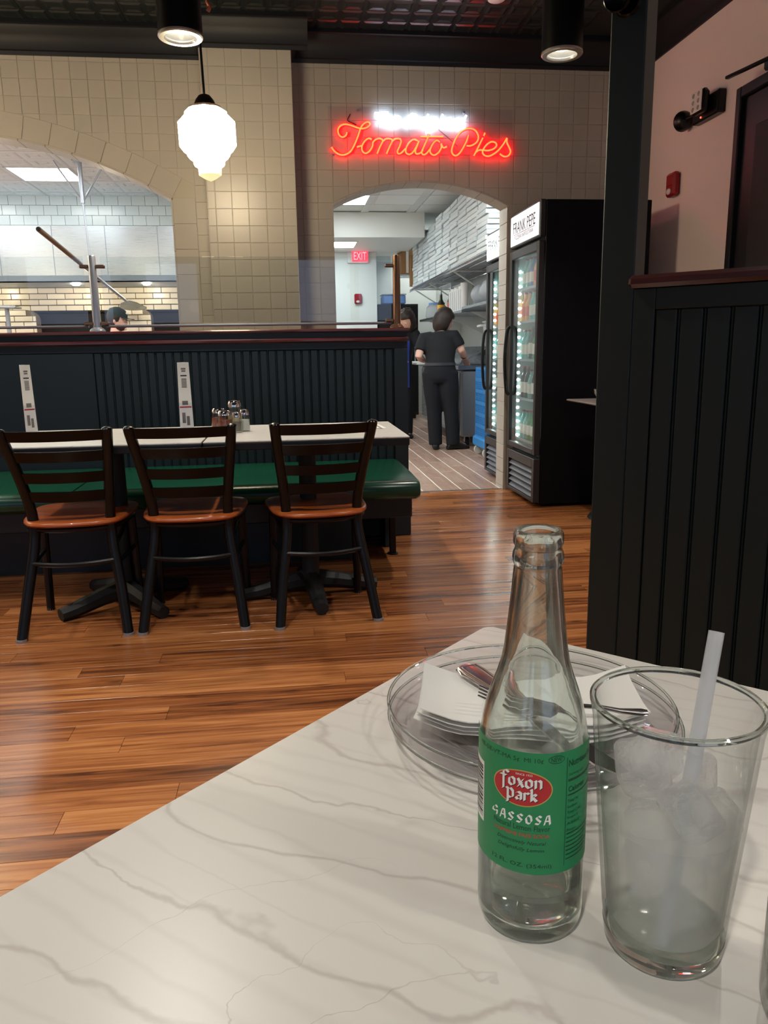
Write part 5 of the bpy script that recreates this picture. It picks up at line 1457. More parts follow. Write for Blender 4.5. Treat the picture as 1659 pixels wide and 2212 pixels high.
obj('bin_handle', M().tube(smooth_path([(-0.17, -0.05, 0.08), (-0.25, -0.04, 0.07), (-0.25, 0.04, 0.07), (-0.17, 0.05, 0.08)]), 0.014, 8), 'white_plastic', wb)

# --- blue crates on a dolly beside the second fridge
dl = thing('crate_dolly', 'blue plastic dolly on grey wheels under stacked blue crates', 'dolly', (2.10, 7.72, 0))
obj('deck', M().box(-0.19, -0.24, 0.09, 0.24, 0.24, 0.19, 0.015), 'blue_plastic', dl)
for x in (-0.14, 0.18):
    for y in (-0.18, 0.18):
        obj('wheel', M().lathe([(0, -0.02), (0.043, -0.02), (0.047, -0.012), (0.047, 0.012), (0.043, 0.02), (0, 0.02)], 18).xf(Matrix.Translation((x, y, 0.047)) @ Matrix.Rotation(pi/2, 4, 'X')), 'kitchen_grey', dl)
b_ = M()
b_.box(-0.165, -0.22, 0, 0.22, 0.22, 0.012).box(-0.165, -0.22, 0.098, 0.22, -0.205, 0.117).box(-0.165, 0.205, 0.098, 0.22, 0.22, 0.117).box(-0.165, -0.22, 0.098, -0.15, 0.22, 0.117).box(0.205, -0.22, 0.098, 0.22, 0.22, 0.117)
for k in range(9):
    yy = -0.22+0.0545*k
    b_.box(-0.165, yy-0.004, 0.012, -0.155, yy+0.008, 0.1); b_.box(0.21, yy-0.004, 0.012, 0.22, yy+0.008, 0.1)
    xx = -0.165+0.047*k
    b_.box(xx, -0.22, 0.012, xx+0.009, -0.21, 0.1); b_.box(xx, 0.21, 0.012, xx+0.009, 0.22, 0.1)
for k in range(4):
    z = 0.03+0.02*k
    b_.box(-0.162, -0.218, z, 0.217, -0.214, z+0.006).box(-0.162, -0.218, z, -0.158, 0.218, z+0.006)
cm = mesh_of('crate_body', b_, 'blue_plastic', 0, False)
for k in range(6):
    t = tag(link('glass_crate', cm, None, (2.10, 7.72, 0.191+0.1175*k)), '%s blue plastic glass crate in the stack on the dolly' % ['bottom', 'second lowest', 'third lowest', 'third highest', 'second highest', 'topmost'][k], 'crate', 'blue crates on the dolly')
bs = thing('broom', 'thin pale broom handle standing behind the blue crates', 'broom', (2.26, 8.15, 0))
obj('handle', M().cyl((0, 0, 0.1), (0.0, 0.02, 1.3), 0.012, 8), 'tray_pale', bs)
obj('brush', M().box(-0.12, -0.025, 0.0, 0.12, 0.025, 0.12, 0.01), 'rubber', bs)

# =================================================================== PEOPLE
def remeshed(name, b, m, parent, voxel, smooth_iter=6, fac=0.5, offset=None):
    o = obj(name, b, m, parent, smooth=0)
    r = o.modifiers.new('r', 'REMESH'); r.mode = 'VOXEL'; r.voxel_size = voxel
    if smooth_iter:
        s = o.modifiers.new('s', 'SMOOTH'); s.iterations = smooth_iter; s.factor = fac
    dg = bpy.context.evaluated_depsgraph_get()
    me = bpy.data.meshes.new_from_object(o.evaluated_get(dg))
    me.name = name
    o.modifiers.clear(); o.data = me
    me.materials.clear(); me.materials.append(MATS[m])
    me.shade_smooth()
    return o
V = Vector
def person(label, J, F, Fh, skin, shirt, hair, cap=None, beard=False, trousers='trouser_black', apron=None, group=None):
    base = V((J['pelvis'].x, J['pelvis'].y, 0))
    t = thing('person', label, 'person', base)
    J = {k: v-base for k, v in J.items()}
    F = V(F).normalized(); up = V((0, 0, 1)); R = F.cross(up).normalized()
    Fh = V(Fh).normalized(); Rh = Fh.cross(up).normalized(); Uh = Rh.cross(Fh).normalized()
    pel, nk, hd_ = J['pelvis'], J['neck'], J['head']
    def lerp(a, c, f): return a+(c-a)*f
    sl, sr = J['shL'], J['shR']
    mid = (sl+sr)/2
    ax = (sr-sl).normalized()
    def torso(g):
        rings = []
        for f, w, d in ((-0.12, 0.135, 0.105), (0.0, 0.158, 0.115), (0.28, 0.142, 0.10), (0.58, 0.158, 0.108), (0.8, 0.165, 0.10), (0.93, 0.125, 0.08), (1.0, 0.07, 0.06)):
            c = lerp(pel, nk, f) if f <= 1 else nk
            lat = (R*(1-max(f, 0))+ax*max(f, 0)).normalized()
            axis = (nk-pel).normalized()
            fw = axis.cross(lat).normalized()
            rings.append((c, lat*(w+g), fw*(d+g)))
        return rings
    def hand(b, wr, elb, tip_dir, side):
        d = V(tip_dir).normalized()
        lat = d.cross(up); lat = lat.normalized() if lat.length > 0.1 else R.copy()
        nrm = lat.cross(d).normalized()
        palm = wr+d*0.045
        b.loft([(wr, lat*0.022, nrm*0.016), (wr+d*0.03, lat*0.036, nrm*0.017), (wr+d*0.075, lat*0.040, nrm*0.015), (wr+d*0.085, lat*0.034, nrm*0.010)], 12)
        for i, ln in enumerate((0.062, 0.072, 0.068, 0.052)):
            o_ = (i-1.5)*0.020
            p0 = wr+d*0.07+lat*o_*0.95
            p1 = p0+d*ln*0.55+lat*o_*0.12-nrm*0.006; p2 = p1+d*ln*0.4-nrm*0.022
            b.tube([p0, p1, p2], [0.0095, 0.009, 0.0075], 8)
        p0 = wr+d*0.025-lat*0.028*side; p1 = p0+d*0.03-lat*0.022*side-nrm*0.01; p2 = p1+d*0.03-lat*0.006*side-nrm*0.012
        b.tube([p0, p1, p2], [0.0125, 0.0105, 0.0085], 8)
    B = M().loft(torso(0.0), 18)
    for s, sd in (('L', -1), ('R', 1)):
        B.tube([lerp(mid, J['sh'+s], 0.6), J['sh'+s], lerp(J['sh'+s], J['el'+s], 0.4), J['el'+s], lerp(J['el'+s], J['wr'+s], 0.35), J['wr'+s]], [0.06, 0.056, 0.05, 0.040, 0.042, 0.027], 12)
        hand(B, J['wr'+s], J['el'+s], J['ha'+s]-J['wr'+s], sd)
        hp = pel+R*(0.085*sd)-up*0.03
        B.tube([hp, lerp(hp, J['kn'+s], 0.5), J['kn'+s], lerp(J['kn'+s], J['an'+s], 0.35), J['an'+s]], [0.092, 0.078, 0.056, 0.055, 0.036], 12)
        B.tube([J['an'+s]-up*0.03, J['to'+s]], [0.035, 0.03], 10)
    # neck + head
    hb = hd_-Uh*0.06-Fh*0.01
    B.tube([nk-up*0.04, lerp(nk, hb, 0.6), hb], [0.062, 0.053, 0.055], 12)
    hm = M().ball((0, 0, 0), 0.1, 20, 14, (0.80, 0.96, 1.14))
    hm.v = [(v[0]*(1-0.18*max(0, -v[2]/0.1)), v[1]*(1-0.10*max(0, -v[2]/0.1))+0.010*max(0, -v[2]/0.1), v[2]) for v in hm.v]
    hm.ball((0, 0.094, -0.018), 0.015, 10, 6, (0.8, 1.0, 1.4)); hm.ball((0, 0.084, -0.082), 0.022, 10, 6, (1.1, 0.8, 0.7))
    hm.ball((0, 0.088, -0.052), 0.014, 10, 6, (1.5, 0.6, 0.45)); hm.ball((0, 0.082, 0.03), 0.018, 10, 6, (2.4, 0.6, 0.5))
    for s in (-1, 1): hm.ball((0.078*s, -0.008, -0.005), 0.026, 10, 6, (0.42, 0.75, 1.25))
    HM = Matrix((( Rh.x, Fh.x, Uh.x, hd_.x), (Rh.y, Fh.y, Uh.y, hd_.y), (Rh.z, Fh.z, Uh.z, hd_.z), (0, 0, 0, 1)))
    hm.xf(HM)
    B.add(hm.v, hm.f)
    remeshed('body', B, skin, t, 0.0085, 3, 0.4)
    for s in (-1, 1):
        e_ = M().ball((0.031*s, 0.085, 0.008), 0.011, 10, 8)
        e_.xf(HM); eo = obj('eye', e_, 'eye_white', t)
        obj('iris', M().ball((0.031*s, 0.0935, 0.008), 0.0055, 8, 6).xf(HM), 'print_black', eo)
    # shirt
    S = M().loft(torso(0.016), 20)
    for s in ('L', 'R'):
        S.tube([lerp(mid, J['sh'+s], 0.5), J['sh'+s]+up*0.004, lerp(J['sh'+s], J['el'+s], 0.35), lerp(J['sh'+s], J['el'+s], 0.70)], [0.078, 0.073, 0.070, 0.066], 14)
    remeshed('shirt', S, shirt, t, 0.012, 4, 0.5)
    # trousers + belt
    T = M()
    lat = R; fw = F
    T.loft([(pel+up*0.075, lat*0.158, fw*0.122), (pel+up*0.0, lat*0.178, fw*0.138), (pel-up*0.08, lat*0.180, fw*0.135), (pel-up*0.13, lat*0.16, fw*0.11)], 20)
    for s, sd in (('L', -1), ('R', 1)):
        hp = pel+R*(0.088*sd)-up*0.02
        T.tube([hp, lerp(hp, J['kn'+s], 0.5), J['kn'+s], lerp(J['kn'+s], J['an'+s], 0.5), J['an'+s]-up*0.025], [0.112, 0.105, 0.086, 0.080, 0.076], 14)
    remeshed('trousers', T, trousers, t, 0.012, 4, 0.5)
    obj('belt', M().loft([(pel+up*0.055, lat*0.170, fw*0.132), (pel+up*0.085, lat*0.166, fw*0.130)], 24, False), 'belt_grey', t)
    for s in ('L', 'R'):
        a_, o_ = J['an'+s], J['to'+s]
        d = V((o_.x-a_.x, o_.y-a_.y, 0)).normalized(); l_ = V((d.y, -d.x, 0))
        g = V((a_.x, a_.y, 0))
        rings = []
        for f, w, h in ((-0.075, 0.022, 0.02), (-0.06, 0.036, 0.04), (0.0, 0.042, 0.048), (0.08, 0.046, 0.036), (0.15, 0.044, 0.026), (0.19, 0.025, 0.016)):
            rings.append((g+d*f+up*(h+0.001), l_*w, up*h))
        obj('shoe', M().loft(rings, 14), 'shoe_black', t, smooth=60)
    # hair
    bob = hair != 'short'
    H = M().ball((0, -0.014, 0.020), 0.112 if bob else 0.1, 30, 20, (0.90, 1.04, 1.14))
    keep = []
    for v in H.v:
        x, y, z = v
        n_ = 1+(0.20 if hair == 'curly' else 0.07)*mnoise.noise(V((x*(45 if hair == 'curly' else 22), y*22, z*(40 if hair == 'curly' else 9))))
        if bob:
            if y > 0.035 and z < 0.045: y = 0.035+(y-0.035)*0.15; x *= 0.97
            if z < -0.02 and y < 0.04: z = z*1.5; x *= 1.10
        else:
            if y > 0.04 and z < 0.055: y = 0.04+(y-0.04)*0.2
            if z < -0.03: z *= 0.9; y = min(y, 0.0)
        keep.append((x*n_, y*n_, z*n_))
    H.v = keep
    H.xf(HM)
    ho = obj('hair', H, 'hair_brown', t, smooth=70)
    if cap:
        C_ = M().loft([(V((0, -0.008, 0.035)), V((0.089, 0, 0)), V((0, 0.106, 0))), (V((0, -0.010, 0.075)), V((0.086, 0, 0)), V((0, 0.102, 0))), (V((0, -0.012, 0.11)), V((0.068, 0, 0)), V((0, 0.08, 0))), (V((0, -0.012, 0.128)), V((0.03, 0, 0)), V((0, 0.035, 0)))], 22)
        C_.xf(HM); co = obj('cap', C_, cap, t, smooth=60)
        br = M()
        P_ = []
        for i in range(11):
            a = pi*i/10
            P_.append((0.080*cos(a), 0.085+0.085*sin(a)))
        P_ += [(-0.078, 0.06), (0.078, 0.06)]
        br.prism(P_, lambda x, y: (x, y, 0.048-0.12*(y-0.06)-2.2*x*x), lambda x, y: (x, y, 0.042-0.12*(y-0.06)-2.2*x*x))
        br.xf(HM); obj('cap_brim', br, cap, co, smooth=40)
        obj('cap_patch', M().ball((0, 0.088, 0.080), 0.022, 10, 6, (1.2, 0.35, 0.6)).xf(HM), 'white_paper', co)
    if beard:
        bd_ = M().ball((0, 0.030, -0.062), 0.066, 18, 10, (1.02, 0.95, 0.72)).xf(HM)
        obj('beard', bd_, 'hair_brown', t, smooth=60)
    if apron:
        ap = M().loft([(nk-up*0.02+F*0.075, R*0.05, F*0.012), (lerp(pel, nk, 0.7)+F*0.118, R*0.11, F*0.014), (lerp(pel, nk, 0.3)+F*0.115, R*0.12, F*0.014), (pel-up*0.25+F*0.13, R*0.14, F*0.014)], 16)
        obj('apron', ap, apron, t, smooth=50)
    return t
person('person in black shirt and trousers bending over the prep counter, seen from behind',
    {'pelvis': V((1.635, 8.33, 0.86)), 'neck': V((1.655, 8.42, 1.265)), 'head': V((1.708, 8.455, 1.385)), 'shL': V((1.475, 8.44, 1.195)), 'shR': V((1.805, 8.36, 1.215)),
     'elL': V((1.405, 8.36, 1.01)), 'wrL': V((1.50, 8.56, 0.965)), 'haL': V((1.56, 8.64, 0.955)), 'elR': V((1.872, 8.33, 1.065)), 'wrR': V((1.935, 8.45, 0.99)), 'haR': V((1.965, 8.50, 0.95)),
     'knL': V((1.575, 8.37, 0.46)), 'knR': V((1.755, 8.31, 0.46)), 'anL': V((1.590, 8.36, 0.075)), 'anR': V((1.775, 8.30, 0.075)), 'toL': V((1.62, 8.50, 0.03)), 'toR': V((1.92, 8.33, 0.03))},
    (0.30, 0.95, 0), (0.86, 0.30, -0.42), 'skin_pale', 'shirt_black', 'bob')
obj('wrist_band', M().tube([(1.905, 8.40, 1.022), (1.918, 8.425, 1.008)], 0.036, 12), 'black_metal', bpy.data.objects['person'], smooth=40).matrix_parent_inverse = Matrix.Translation((-1.635, -8.33, 0))
person('person with curly dark hair and blue apron bending behind the half wall post',
    {'pelvis': V((1.36, 9.62, 0.88)), 'neck': V((1.39, 9.46, 1.31)), 'head': V((1.435, 9.38, 1.425)), 'shL': V((1.55, 9.44, 1.255)), 'shR': V((1.23, 9.52, 1.245)),
     'elL': V((1.62, 9.30, 1.06)), 'wrL': V((1.63, 9.10, 1.145)), 'haL': V((1.635, 9.0, 1.16)), 'elR': V((1.20, 9.36, 1.02)), 'wrR': V((1.30, 9.15, 0.98)), 'haR': V((1.36, 9.08, 0.97)),
     'knL': V((1.46, 9.58, 0.47)), 'knR': V((1.28, 9.62, 0.47)), 'anL': V((1.46, 9.62, 0.075)), 'anR': V((1.28, 9.66, 0.075)), 'toL': V((1.48, 9.48, 0.03)), 'toR': V((1.26, 9.52, 0.03))},
    (-0.15, -0.98, 0), (-0.55, -0.70, -0.46), 'skin', 'shirt_black', 'curly', apron='apron_blue')
person('person in dark cap and red shirt looking right behind the half wall',
    {'pelvis': V((-1.83, 8.6, 0.80)), 'neck': V((-1.795, 8.6, 1.300)), 'head': V((-1.755, 8.6, 1.440)), 'shL': V((-1.78, 8.77, 1.19)), 'shR': V((-1.80, 8.43, 1.19)),
     'elL': V((-1.70, 8.84, 0.95)), 'wrL': V((-1.50, 8.80, 0.98)), 'haL': V((-1.40, 8.78, 0.98)), 'elR': V((-1.70, 8.38, 0.94)), 'wrR': V((-1.50, 8.42, 0.97)), 'haR': V((-1.40, 8.44, 0.97)),
     'knL': V((-1.78, 8.70, 0.44)), 'knR': V((-1.78, 8.51, 0.44)), 'anL': V((-1.83, 8.70, 0.075)), 'anR': V((-1.83, 8.51, 0.075)), 'toL': V((-1.68, 8.71, 0.03)), 'toR': V((-1.68, 8.50, 0.03))},
    (0.97, -0.1, 0), (0.96, -0.14, -0.16), 'skin_pale', 'shirt_red', 'short', cap='cap_dark', beard=True)

# =================================================================== OUR TABLE
TZ = 0.77
tu = Vector((0.70711, 0.70711, 0)); tv = Vector((0.70711, -0.70711, 0))
# local frame of the table: x along tv (to the right), y along tu (away); far left corner at (0.2145, 0.8145)
mt_ = thing('marble_table', 'white marble laminate table in front carrying the bottle, glass and plates', 'table', (0.2145, 0.8145, 0), -pi/4)
def rrect(x0, y0, x1, y1, r, n=8):
    P = []
    for cx, cy, a0_ in ((x1-r, y1-r, 0), (x0+r, y1-r, pi/2), (x0+r, y0+r, pi), (x1-r, y0+r, 3*pi/2)):
        for i in range(n+1):
            a = a0_+pi/2*i/n
            P.append((cx+r*cos(a), cy+r*sin(a)))
    return P
tp = rrect(0, -0.76, 1.22, 0, 0.012)
obj('tabletop', M().prism(tp, lambda x, y: (x, y, TZ-0.006), lambda x, y: (x, y, TZ)), 'marble_laminate', mt_, smooth=0)
te = rrect(-0.0006, -0.7606, 1.2206, 0.0006, 0.0125)
obj('table_edge', M().prism(te, lambda x, y: (x, y, TZ-0.036), lambda x, y: (x, y, TZ-0.0015)), 'black_edge', mt_, smooth=30)
obj('pedestal', M().lathe([(0.055, 0.06), (0.05, 0.09), (0.038, 0.12), (0.038, TZ-0.04), (0.1, TZ-0.036)], 18, (0.61, -0.38, 0), True, True), 'cast_iron', mt_)
for k in range(4):
    a = pi/4+k*pi/2
    b_ = M().tube([(0.61+0.02*cos(a), -0.38+0.02*sin(a), 0.075), (0.61+0.12*cos(a), -0.38+0.12*sin(a), 0.06), (0.61+0.3*cos(a), -0.38+0.3*sin(a), 0.028)], [0.045, 0.038, 0.028], 8)
    b_.v = [(v[0], v[1], max(v[2], 0.0)) for v in b_.v]
    obj('foot', b_, 'cast_iron', mt_)

# --- soda bottle
BX, BYY = 0.1225, 0.366
bt = thing('soda_bottle', 'clear glass lemon soda bottle with green label and a little soda left', 'bottle', (BX, BYY, TZ+0.0003))
outer = [(0.0, 0.004), (0.018, 0.0015), (0.0245, 0.0), (0.0272, 0.002), (0.0285, 0.006), (0.0288, 0.012), (0.0288, 0.104), (0.0284, 0.110), (0.0272, 0.118), (0.0252, 0.1275), (0.0225, 0.136), (0.0198, 0.1435), (0.0176, 0.151), (0.0164, 0.158), (0.0152, 0.168), (0.0139, 0.181), (0.0127, 0.194), (0.0121, 0.2005),
         (0.0119, 0.2015), (0.0128, 0.2035), (0.0131, 0.206), (0.0128, 0.2085), (0.0119, 0.2105), (0.0118, 0.2115), (0.0126, 0.2135), (0.0127, 0.216), (0.0124, 0.2185), (0.0113, 0.2203)]
inner = [(0.0100, 0.2203), (0.0090, 0.2185), (0.0088, 0.212), (0.0092, 0.2), (0.0106, 0.185), (0.0122, 0.168), (0.0137, 0.156), (0.0152, 0.149), (0.0178, 0.140), (0.0212, 0.130), (0.0240, 0.119), (0.0256, 0.109), (0.0261, 0.102), (0.0261, 0.014), (0.0245, 0.009), (0.018, 0.0075), (0.0, 0.009)]
obj('glass', M().lathe(outer+inner, 56), 'clear_glass', bt, smooth=40)
obj('soda', M().lathe([(0.0, 0.0093), (0.018, 0.0079), (0.0243, 0.0094), (0.0259, 0.0142), (0.0259, 0.0285), (0.0252, 0.0280), (0.0, 0.0279)], 48), 'water', bt, smooth=40)
LR = 0.02905
LA = radians(-119)
def cw(s, z, lift=0.0):
    a = LA+s/LR
    r_ = LR+lift
    return (r_*cos(a), r_*sin(a), z)
lm_ = M()
for i in range(61):
    an = radians(-203+182*i/60)
    lm_.v += [(LR*cos(an), LR*sin(an), 0.0437), (LR*cos(an), LR*sin(an), 0.1122)]
for i in range(60): lm_.f.append((2*i, 2*i+2, 2*i+3, 2*i+1))
lb = obj('label', lm_, 'label_green', bt, smooth=60, fix=False)
lb['label'] = 'green paper label with red oval emblem'
def flat(name, poly_faces, m_, lift):
    vs, fs = poly_faces
    return obj(name, M().add([cw(v[0], v[1], lift) for v in vs], fs), m_, lb, smooth=0, fix=False)
def ltext(body, sc, zc, wid, hgt, m_, lift=0.00012, name='label_lettering', bold=0.0, shear=0.0, res=2):
    vs, fs = text_mesh(body, bold=bold, res=res)
    vs = fit_text(vs, wid, hgt)
    return flat(name, ([(sc+v[0]+v[1]*shear, zc+v[1]) for v in vs], fs), m_, lift)
def ellipse(cx, cz, a_, b_, rings=8, n=56, tilt=0.0):
    vs = [(cx, cz)]; fs = []
    for j in range(1, rings+1):
        for i in range(n):
            t_ = 2*pi*i/n
            x_, z_ = a_*j/rings*cos(t_), b_*j/rings*sin(t_)
            vs.append((cx+x_*cos(tilt)-z_*sin(tilt), cz+x_*sin(tilt)+z_*cos(tilt)))
    for i in range(n): fs.append((0, 1+i, 1+(i+1) % n))
    for j in range(rings-1):
        for i in range(n):
            k = (i+1) % n
            fs.append((1+j*n+i, 1+(j+1)*n+i, 1+(j+1)*n+k, 1+j*n+k))
    return vs, fs
def rect(x0, z0, x1, z1, nx=6):
    vs = []; fs = []
    for i in range(nx+1):
        x_ = x0+(x1-x0)*i/nx; vs += [(x_, z0), (x_, z1)]
    for i in range(nx): fs.append((2*i, 2*i+2, 2*i+3, 2*i+1))
    return vs, fs
def ring_(cx, cz, a_, b_, th, n=40):
    vs = []; fs = []
    for i in range(n):
        t_ = 2*pi*i/n
        vs += [(cx+a_*cos(t_), cz+b_*sin(t_)), (cx+(a_-th)*cos(t_), cz+(b_-th)*sin(t_))]
    for i in range(n):
        k = (i+1) % n
        fs.append((2*i, 2*k, 2*k+1, 2*i+1))
    return vs, fs
flat('emblem_rim', ellipse(0, 0.0921, 0.0158, 0.0101), 'label_gold', 0.00008)
flat('emblem', ellipse(0, 0.0921, 0.0152, 0.0095), 'label_red', 0.00016)
def nibbed(glyphs, ox, oz, sc, nib, adv=None):
    vs = []; fs = []
    nx_, nz_ = nib
    x = ox
    for strokes, w_ in glyphs:
        for st_ in strokes:
            for (a_, c_) in zip(st_, st_[1:]):
                p = (x+a_[0]*sc, oz+a_[1]*sc); q = (x+c_[0]*sc, oz+c_[1]*sc)
                n = len(vs)
                vs += [(p[0]-nx_, p[1]-nz_), (p[0]+nx_, p[1]+nz_), (q[0]+nx_, q[1]+nz_), (q[0]-nx_, q[1]-nz_)]
                fs.append((n, n+1, n+2, n+3))
                # cap quads give the nib some body on strokes running along it
                n = len(vs); e = 0.22
                vs += [(p[0]+nz_*e-nx_*.6, p[1]-nx_*e-nz_*.6), (p[0]+nz_*e+nx_*.6, p[1]-nx_*e+nz_*.6), (q[0]-nz_*e+nx_*.6, q[1]+nx_*e+nz_*.6), (q[0]-nz_*e-nx_*.6, q[1]+nx_*e-nz_*.6)]
                fs.append((n, n+1, n+2, n+3))
        x += w_*sc
    return vs, fs
g_o = ([[(0, .22), (0, .80)], [(0, .80), (.30, 1.0), (.60, .80)], [(.60, .80), (.60, .2)], [(.60, .2), (.30, 0), (0, .22)]], .98)
g_x = ([[(0, 1), (.60, 0)], [(.58, 1), (.02, 0)], [(.12, .5), (.48, .5)]], .92)
g_n = ([[(-.05, .95), (.05, .9), (.05, 0)], [(.05, .75), (.38, 1), (.62, .82), (.62, 0)]], .98)
g_f = ([[(.85, 1.42), (.55, 1.62), (.25, 1.42), (.25, -.62), (.08, -.75)], [(-.15, .98), (.60, .98)]], .95)
g_P = ([[(-.1, 1.2), (.12, 1.1), (.12, -.55), (-.05, -.65)], [(.12, .95), (.45, 1.22), (.75, .9), (.75, .2), (.45, 0), (.12, .12)]], 1.10)
g_a = ([[(.02, .85), (.30, 1), (.60, .8), (.60, .02)], [(.60, .58), (.25, .52), (.02, .28), (.20, .02), (.60, .22)]], .95)
g_r = ([[(-.02, .95), (.05, .9), (.05, 0)], [(.05, .72), (.32, 1), (.56, .86)]], .80)
g_k = ([[(-.05, 1.5), (.05, 1.4), (.05, 0)], [(.05, .45), (.35, .92), (.58, .74), (.18, .46), (.62, .02)]], .9)
nib = (0.00062, 0.00050)
for dx, dz, m_, lift in ((0.00035, -0.0004, 'label_shadow', 0.00024), (0, 0, 'label_white', 0.00032)):
    flat('emblem_lettering', nibbed([g_f, g_o, g_x, g_o, g_n], -0.0107+dx, 0.0930+dz, 0.0046, nib), m_, lift)
    flat('emblem_lettering', nibbed([g_P, g_a, g_r, g_k], -0.0075+dx, 0.0858+dz, 0.0044, nib), m_, lift)
ltext('SINCE 1922', 0.0012, 0.1000, 0.0085, 0.0011, 'label_white', 0.0003, 'emblem_lettering')
# brush lettered flavour name
G_ = ([[(.62, .82), (.42, 1.0), (.10, .72), (.02, .40), (.28, .34), (.62, .50)], [(.45, .48), (.62, .44), (.56, .0)]], .98)
A_ = ([[(.02, -.02), (.30, .98), (.50, .98), (.62, .0)], [(.12, .36), (.58, .40)]], .92)
S_ = ([[(.62, .82), (.40, .98), (.12, .78), (.30, .54), (.56, .34), (.36, .04), (.06, .12)]], .92)
O_ = ([[(.32, .98), (.06, .62), (.14, .14), (.40, .02), (.62, .36), (.56, .82), (.32, .98)]], .96)
flat('flavour_lettering', nibbed([G_, A_, S_, S_, O_, S_, A_], -0.0163, 0.0728, 0.0050, (0.00048, 0.00042)), 'label_white', 0.00016)
ltext('Natural Lemon Flavor', -0.0001, 0.0702, 0.0305, 0.0030, 'label_dark')
ltext('CAFFEINE FREE SODA', 0.0, 0.0660, 0.0300, 0.0022, 'label_orange', bold=0.02)
ltext('Distinctively Natural', 0.0, 0.0615, 0.0255, 0.0026, 'label_dark', shear=0.35)
ltext('Delightfully Lemon', 0.0, 0.0575, 0.0245, 0.0026, 'label_dark', shear=0.35)
ltext('12 FL. OZ. (354ml)', 0.0001, 0.0483, 0.0325, 0.0030, 'label_dark')
ltext('ME-DE-VT-MA 5\u00a2  MI 10\u00a2', -0.0085, 0.1078, 0.0385, 0.0030, 'label_dark')
ltext('NEW', 0.0175, 0.1085, 0.0058, 0.0024, 'label_dark')
flat('label_ring', ring_(0.0175, 0.1085, 0.0044, 0.0022, 0.0003), 'label_dark', 0.00012)
# nutrition panel
s0 = radians(47.5)*LR
flat('label_rule', rect(s0-0.0006, 0.0475, s0-0.0003, 0.1085, 1), 'label_dark', 0.00012)
ltext('Nutrition Facts', s0+0.0125, 0.1050, 0.0240, 0.0036, 'label_dark', bold=0.015)
ltext('Serving size', s0+0.0065, 0.0985, 0.0115, 0.0018, 'label_dark')
flat('label_rule', rect(s0+0.0004, 0.0948, s0+0.026, 0.0962), 'label_dark', 0.00012)
ltext('Calories', s0+0.0070, 0.0905, 0.0125, 0.0032, 'label_dark', bold=0.015)
flat('label_rule', rect(s0+0.0004, 0.0868, s0+0.026, 0.0876), 'label_dark', 0.00012)
for i, (w_, tx) in enumerate(((0.008, 'Total Fat'), (0.007, 'Sodium'), (0.0105, 'Total Carb.'), (0.008, 'Sugars'), (0.009, 'Added'))):
    ltext(tx, s0+0.0005+w_/2, 0.0838-0.0032*i, w_, 0.0017, 'label_dark')
ltext('Protein', s0+0.0035, 0.0672, 0.006, 0.0017, 'label_dark')
flat('label_rule', rect(s0+0.0004, 0.0648, s0+0.026, 0.0656), 'label_dark', 0.00012)
for i in range(6):
    flat('label_rule', rect(s0+0.0004, 0.0625-0.0024*i, s0+0.020-0.002*(i % 3), 0.0631-0.0024*i), 'label_dark', 0.00012)
# bar code panel at the left side
sb = radians(-48)*LR
flat('barcode_panel', rect(sb-0.016, 0.0625, sb, 0.0975, 8), 'label_white', 0.0001)
z_ = 0.0650
random.seed(3)
while z_ < 0.0945:
    h_ = random.choice((0.0004, 0.0004, 0.0008, 0.0012))
    flat('barcode_bar', rect(sb-0.014, z_, sb-0.0012, z_+h_, 5), 'print_black', 0.0002)
    z_ += h_+random.choice((0.0004, 0.0006, 0.0009))

# --- pint glass
GXX, GYY = 0.1852, 0.334
pg = thing('pint_glass', 'clear pint glass of iced soda right of the bottle', 'glass', (GXX, GYY, TZ+0.0003))
GH = 0.137
def go(z): return 0.0298+(0.0412-0.0298)*min(1, z/GH)
outer = [(go(0.0118)-0.0002, 0.0118)]+[(go(z), z) for z in (0.02, 0.06, 0.1, 0.128)]+[(0.0414, 0.133), (0.0418, 0.1355), (0.0412, 0.137)]
inner = [(0.0398, 0.1366), (0.0394, 0.133)]+[(go(z)-0.0022, z) for z in (0.128, 0.1, 0.06, 0.02)]+[(go(0.0118)-0.0024, 0.0118)]
obj('thick_base', M().lathe([(0, 0.001), (0.026, 0.0), (0.0285, 0.0015), (0.0298, 0.004), (go(0.0115), 0.0115), (0.020, 0.0116), (0, 0.0113)], 64), 'clear_glass', pg, smooth=40)
obj('glass', M().lathe(outer+inner+outer[:1], 64), 'pint_shell', pg, smooth=40)
obj('rim', M().tube([(0.0405*cos(2*pi*i/72), 0.0405*sin(2*pi*i/72), 0.1364) for i in range(72)], 0.0017, 8, True), 'clear_glass', pg)
lq = [(0, 0.0119), (0.020, 0.0124), (0.0258, 0.0146)]+[(go(z)-0.0025, z) for z in (0.02, 0.06, 0.074)]+[(go(0.075)-0.0032, 0.0742), (0, 0.0740)]
obj('drink', M().lathe(lq, 56), 'cloudy_water', pg, smooth=40)
icm = []
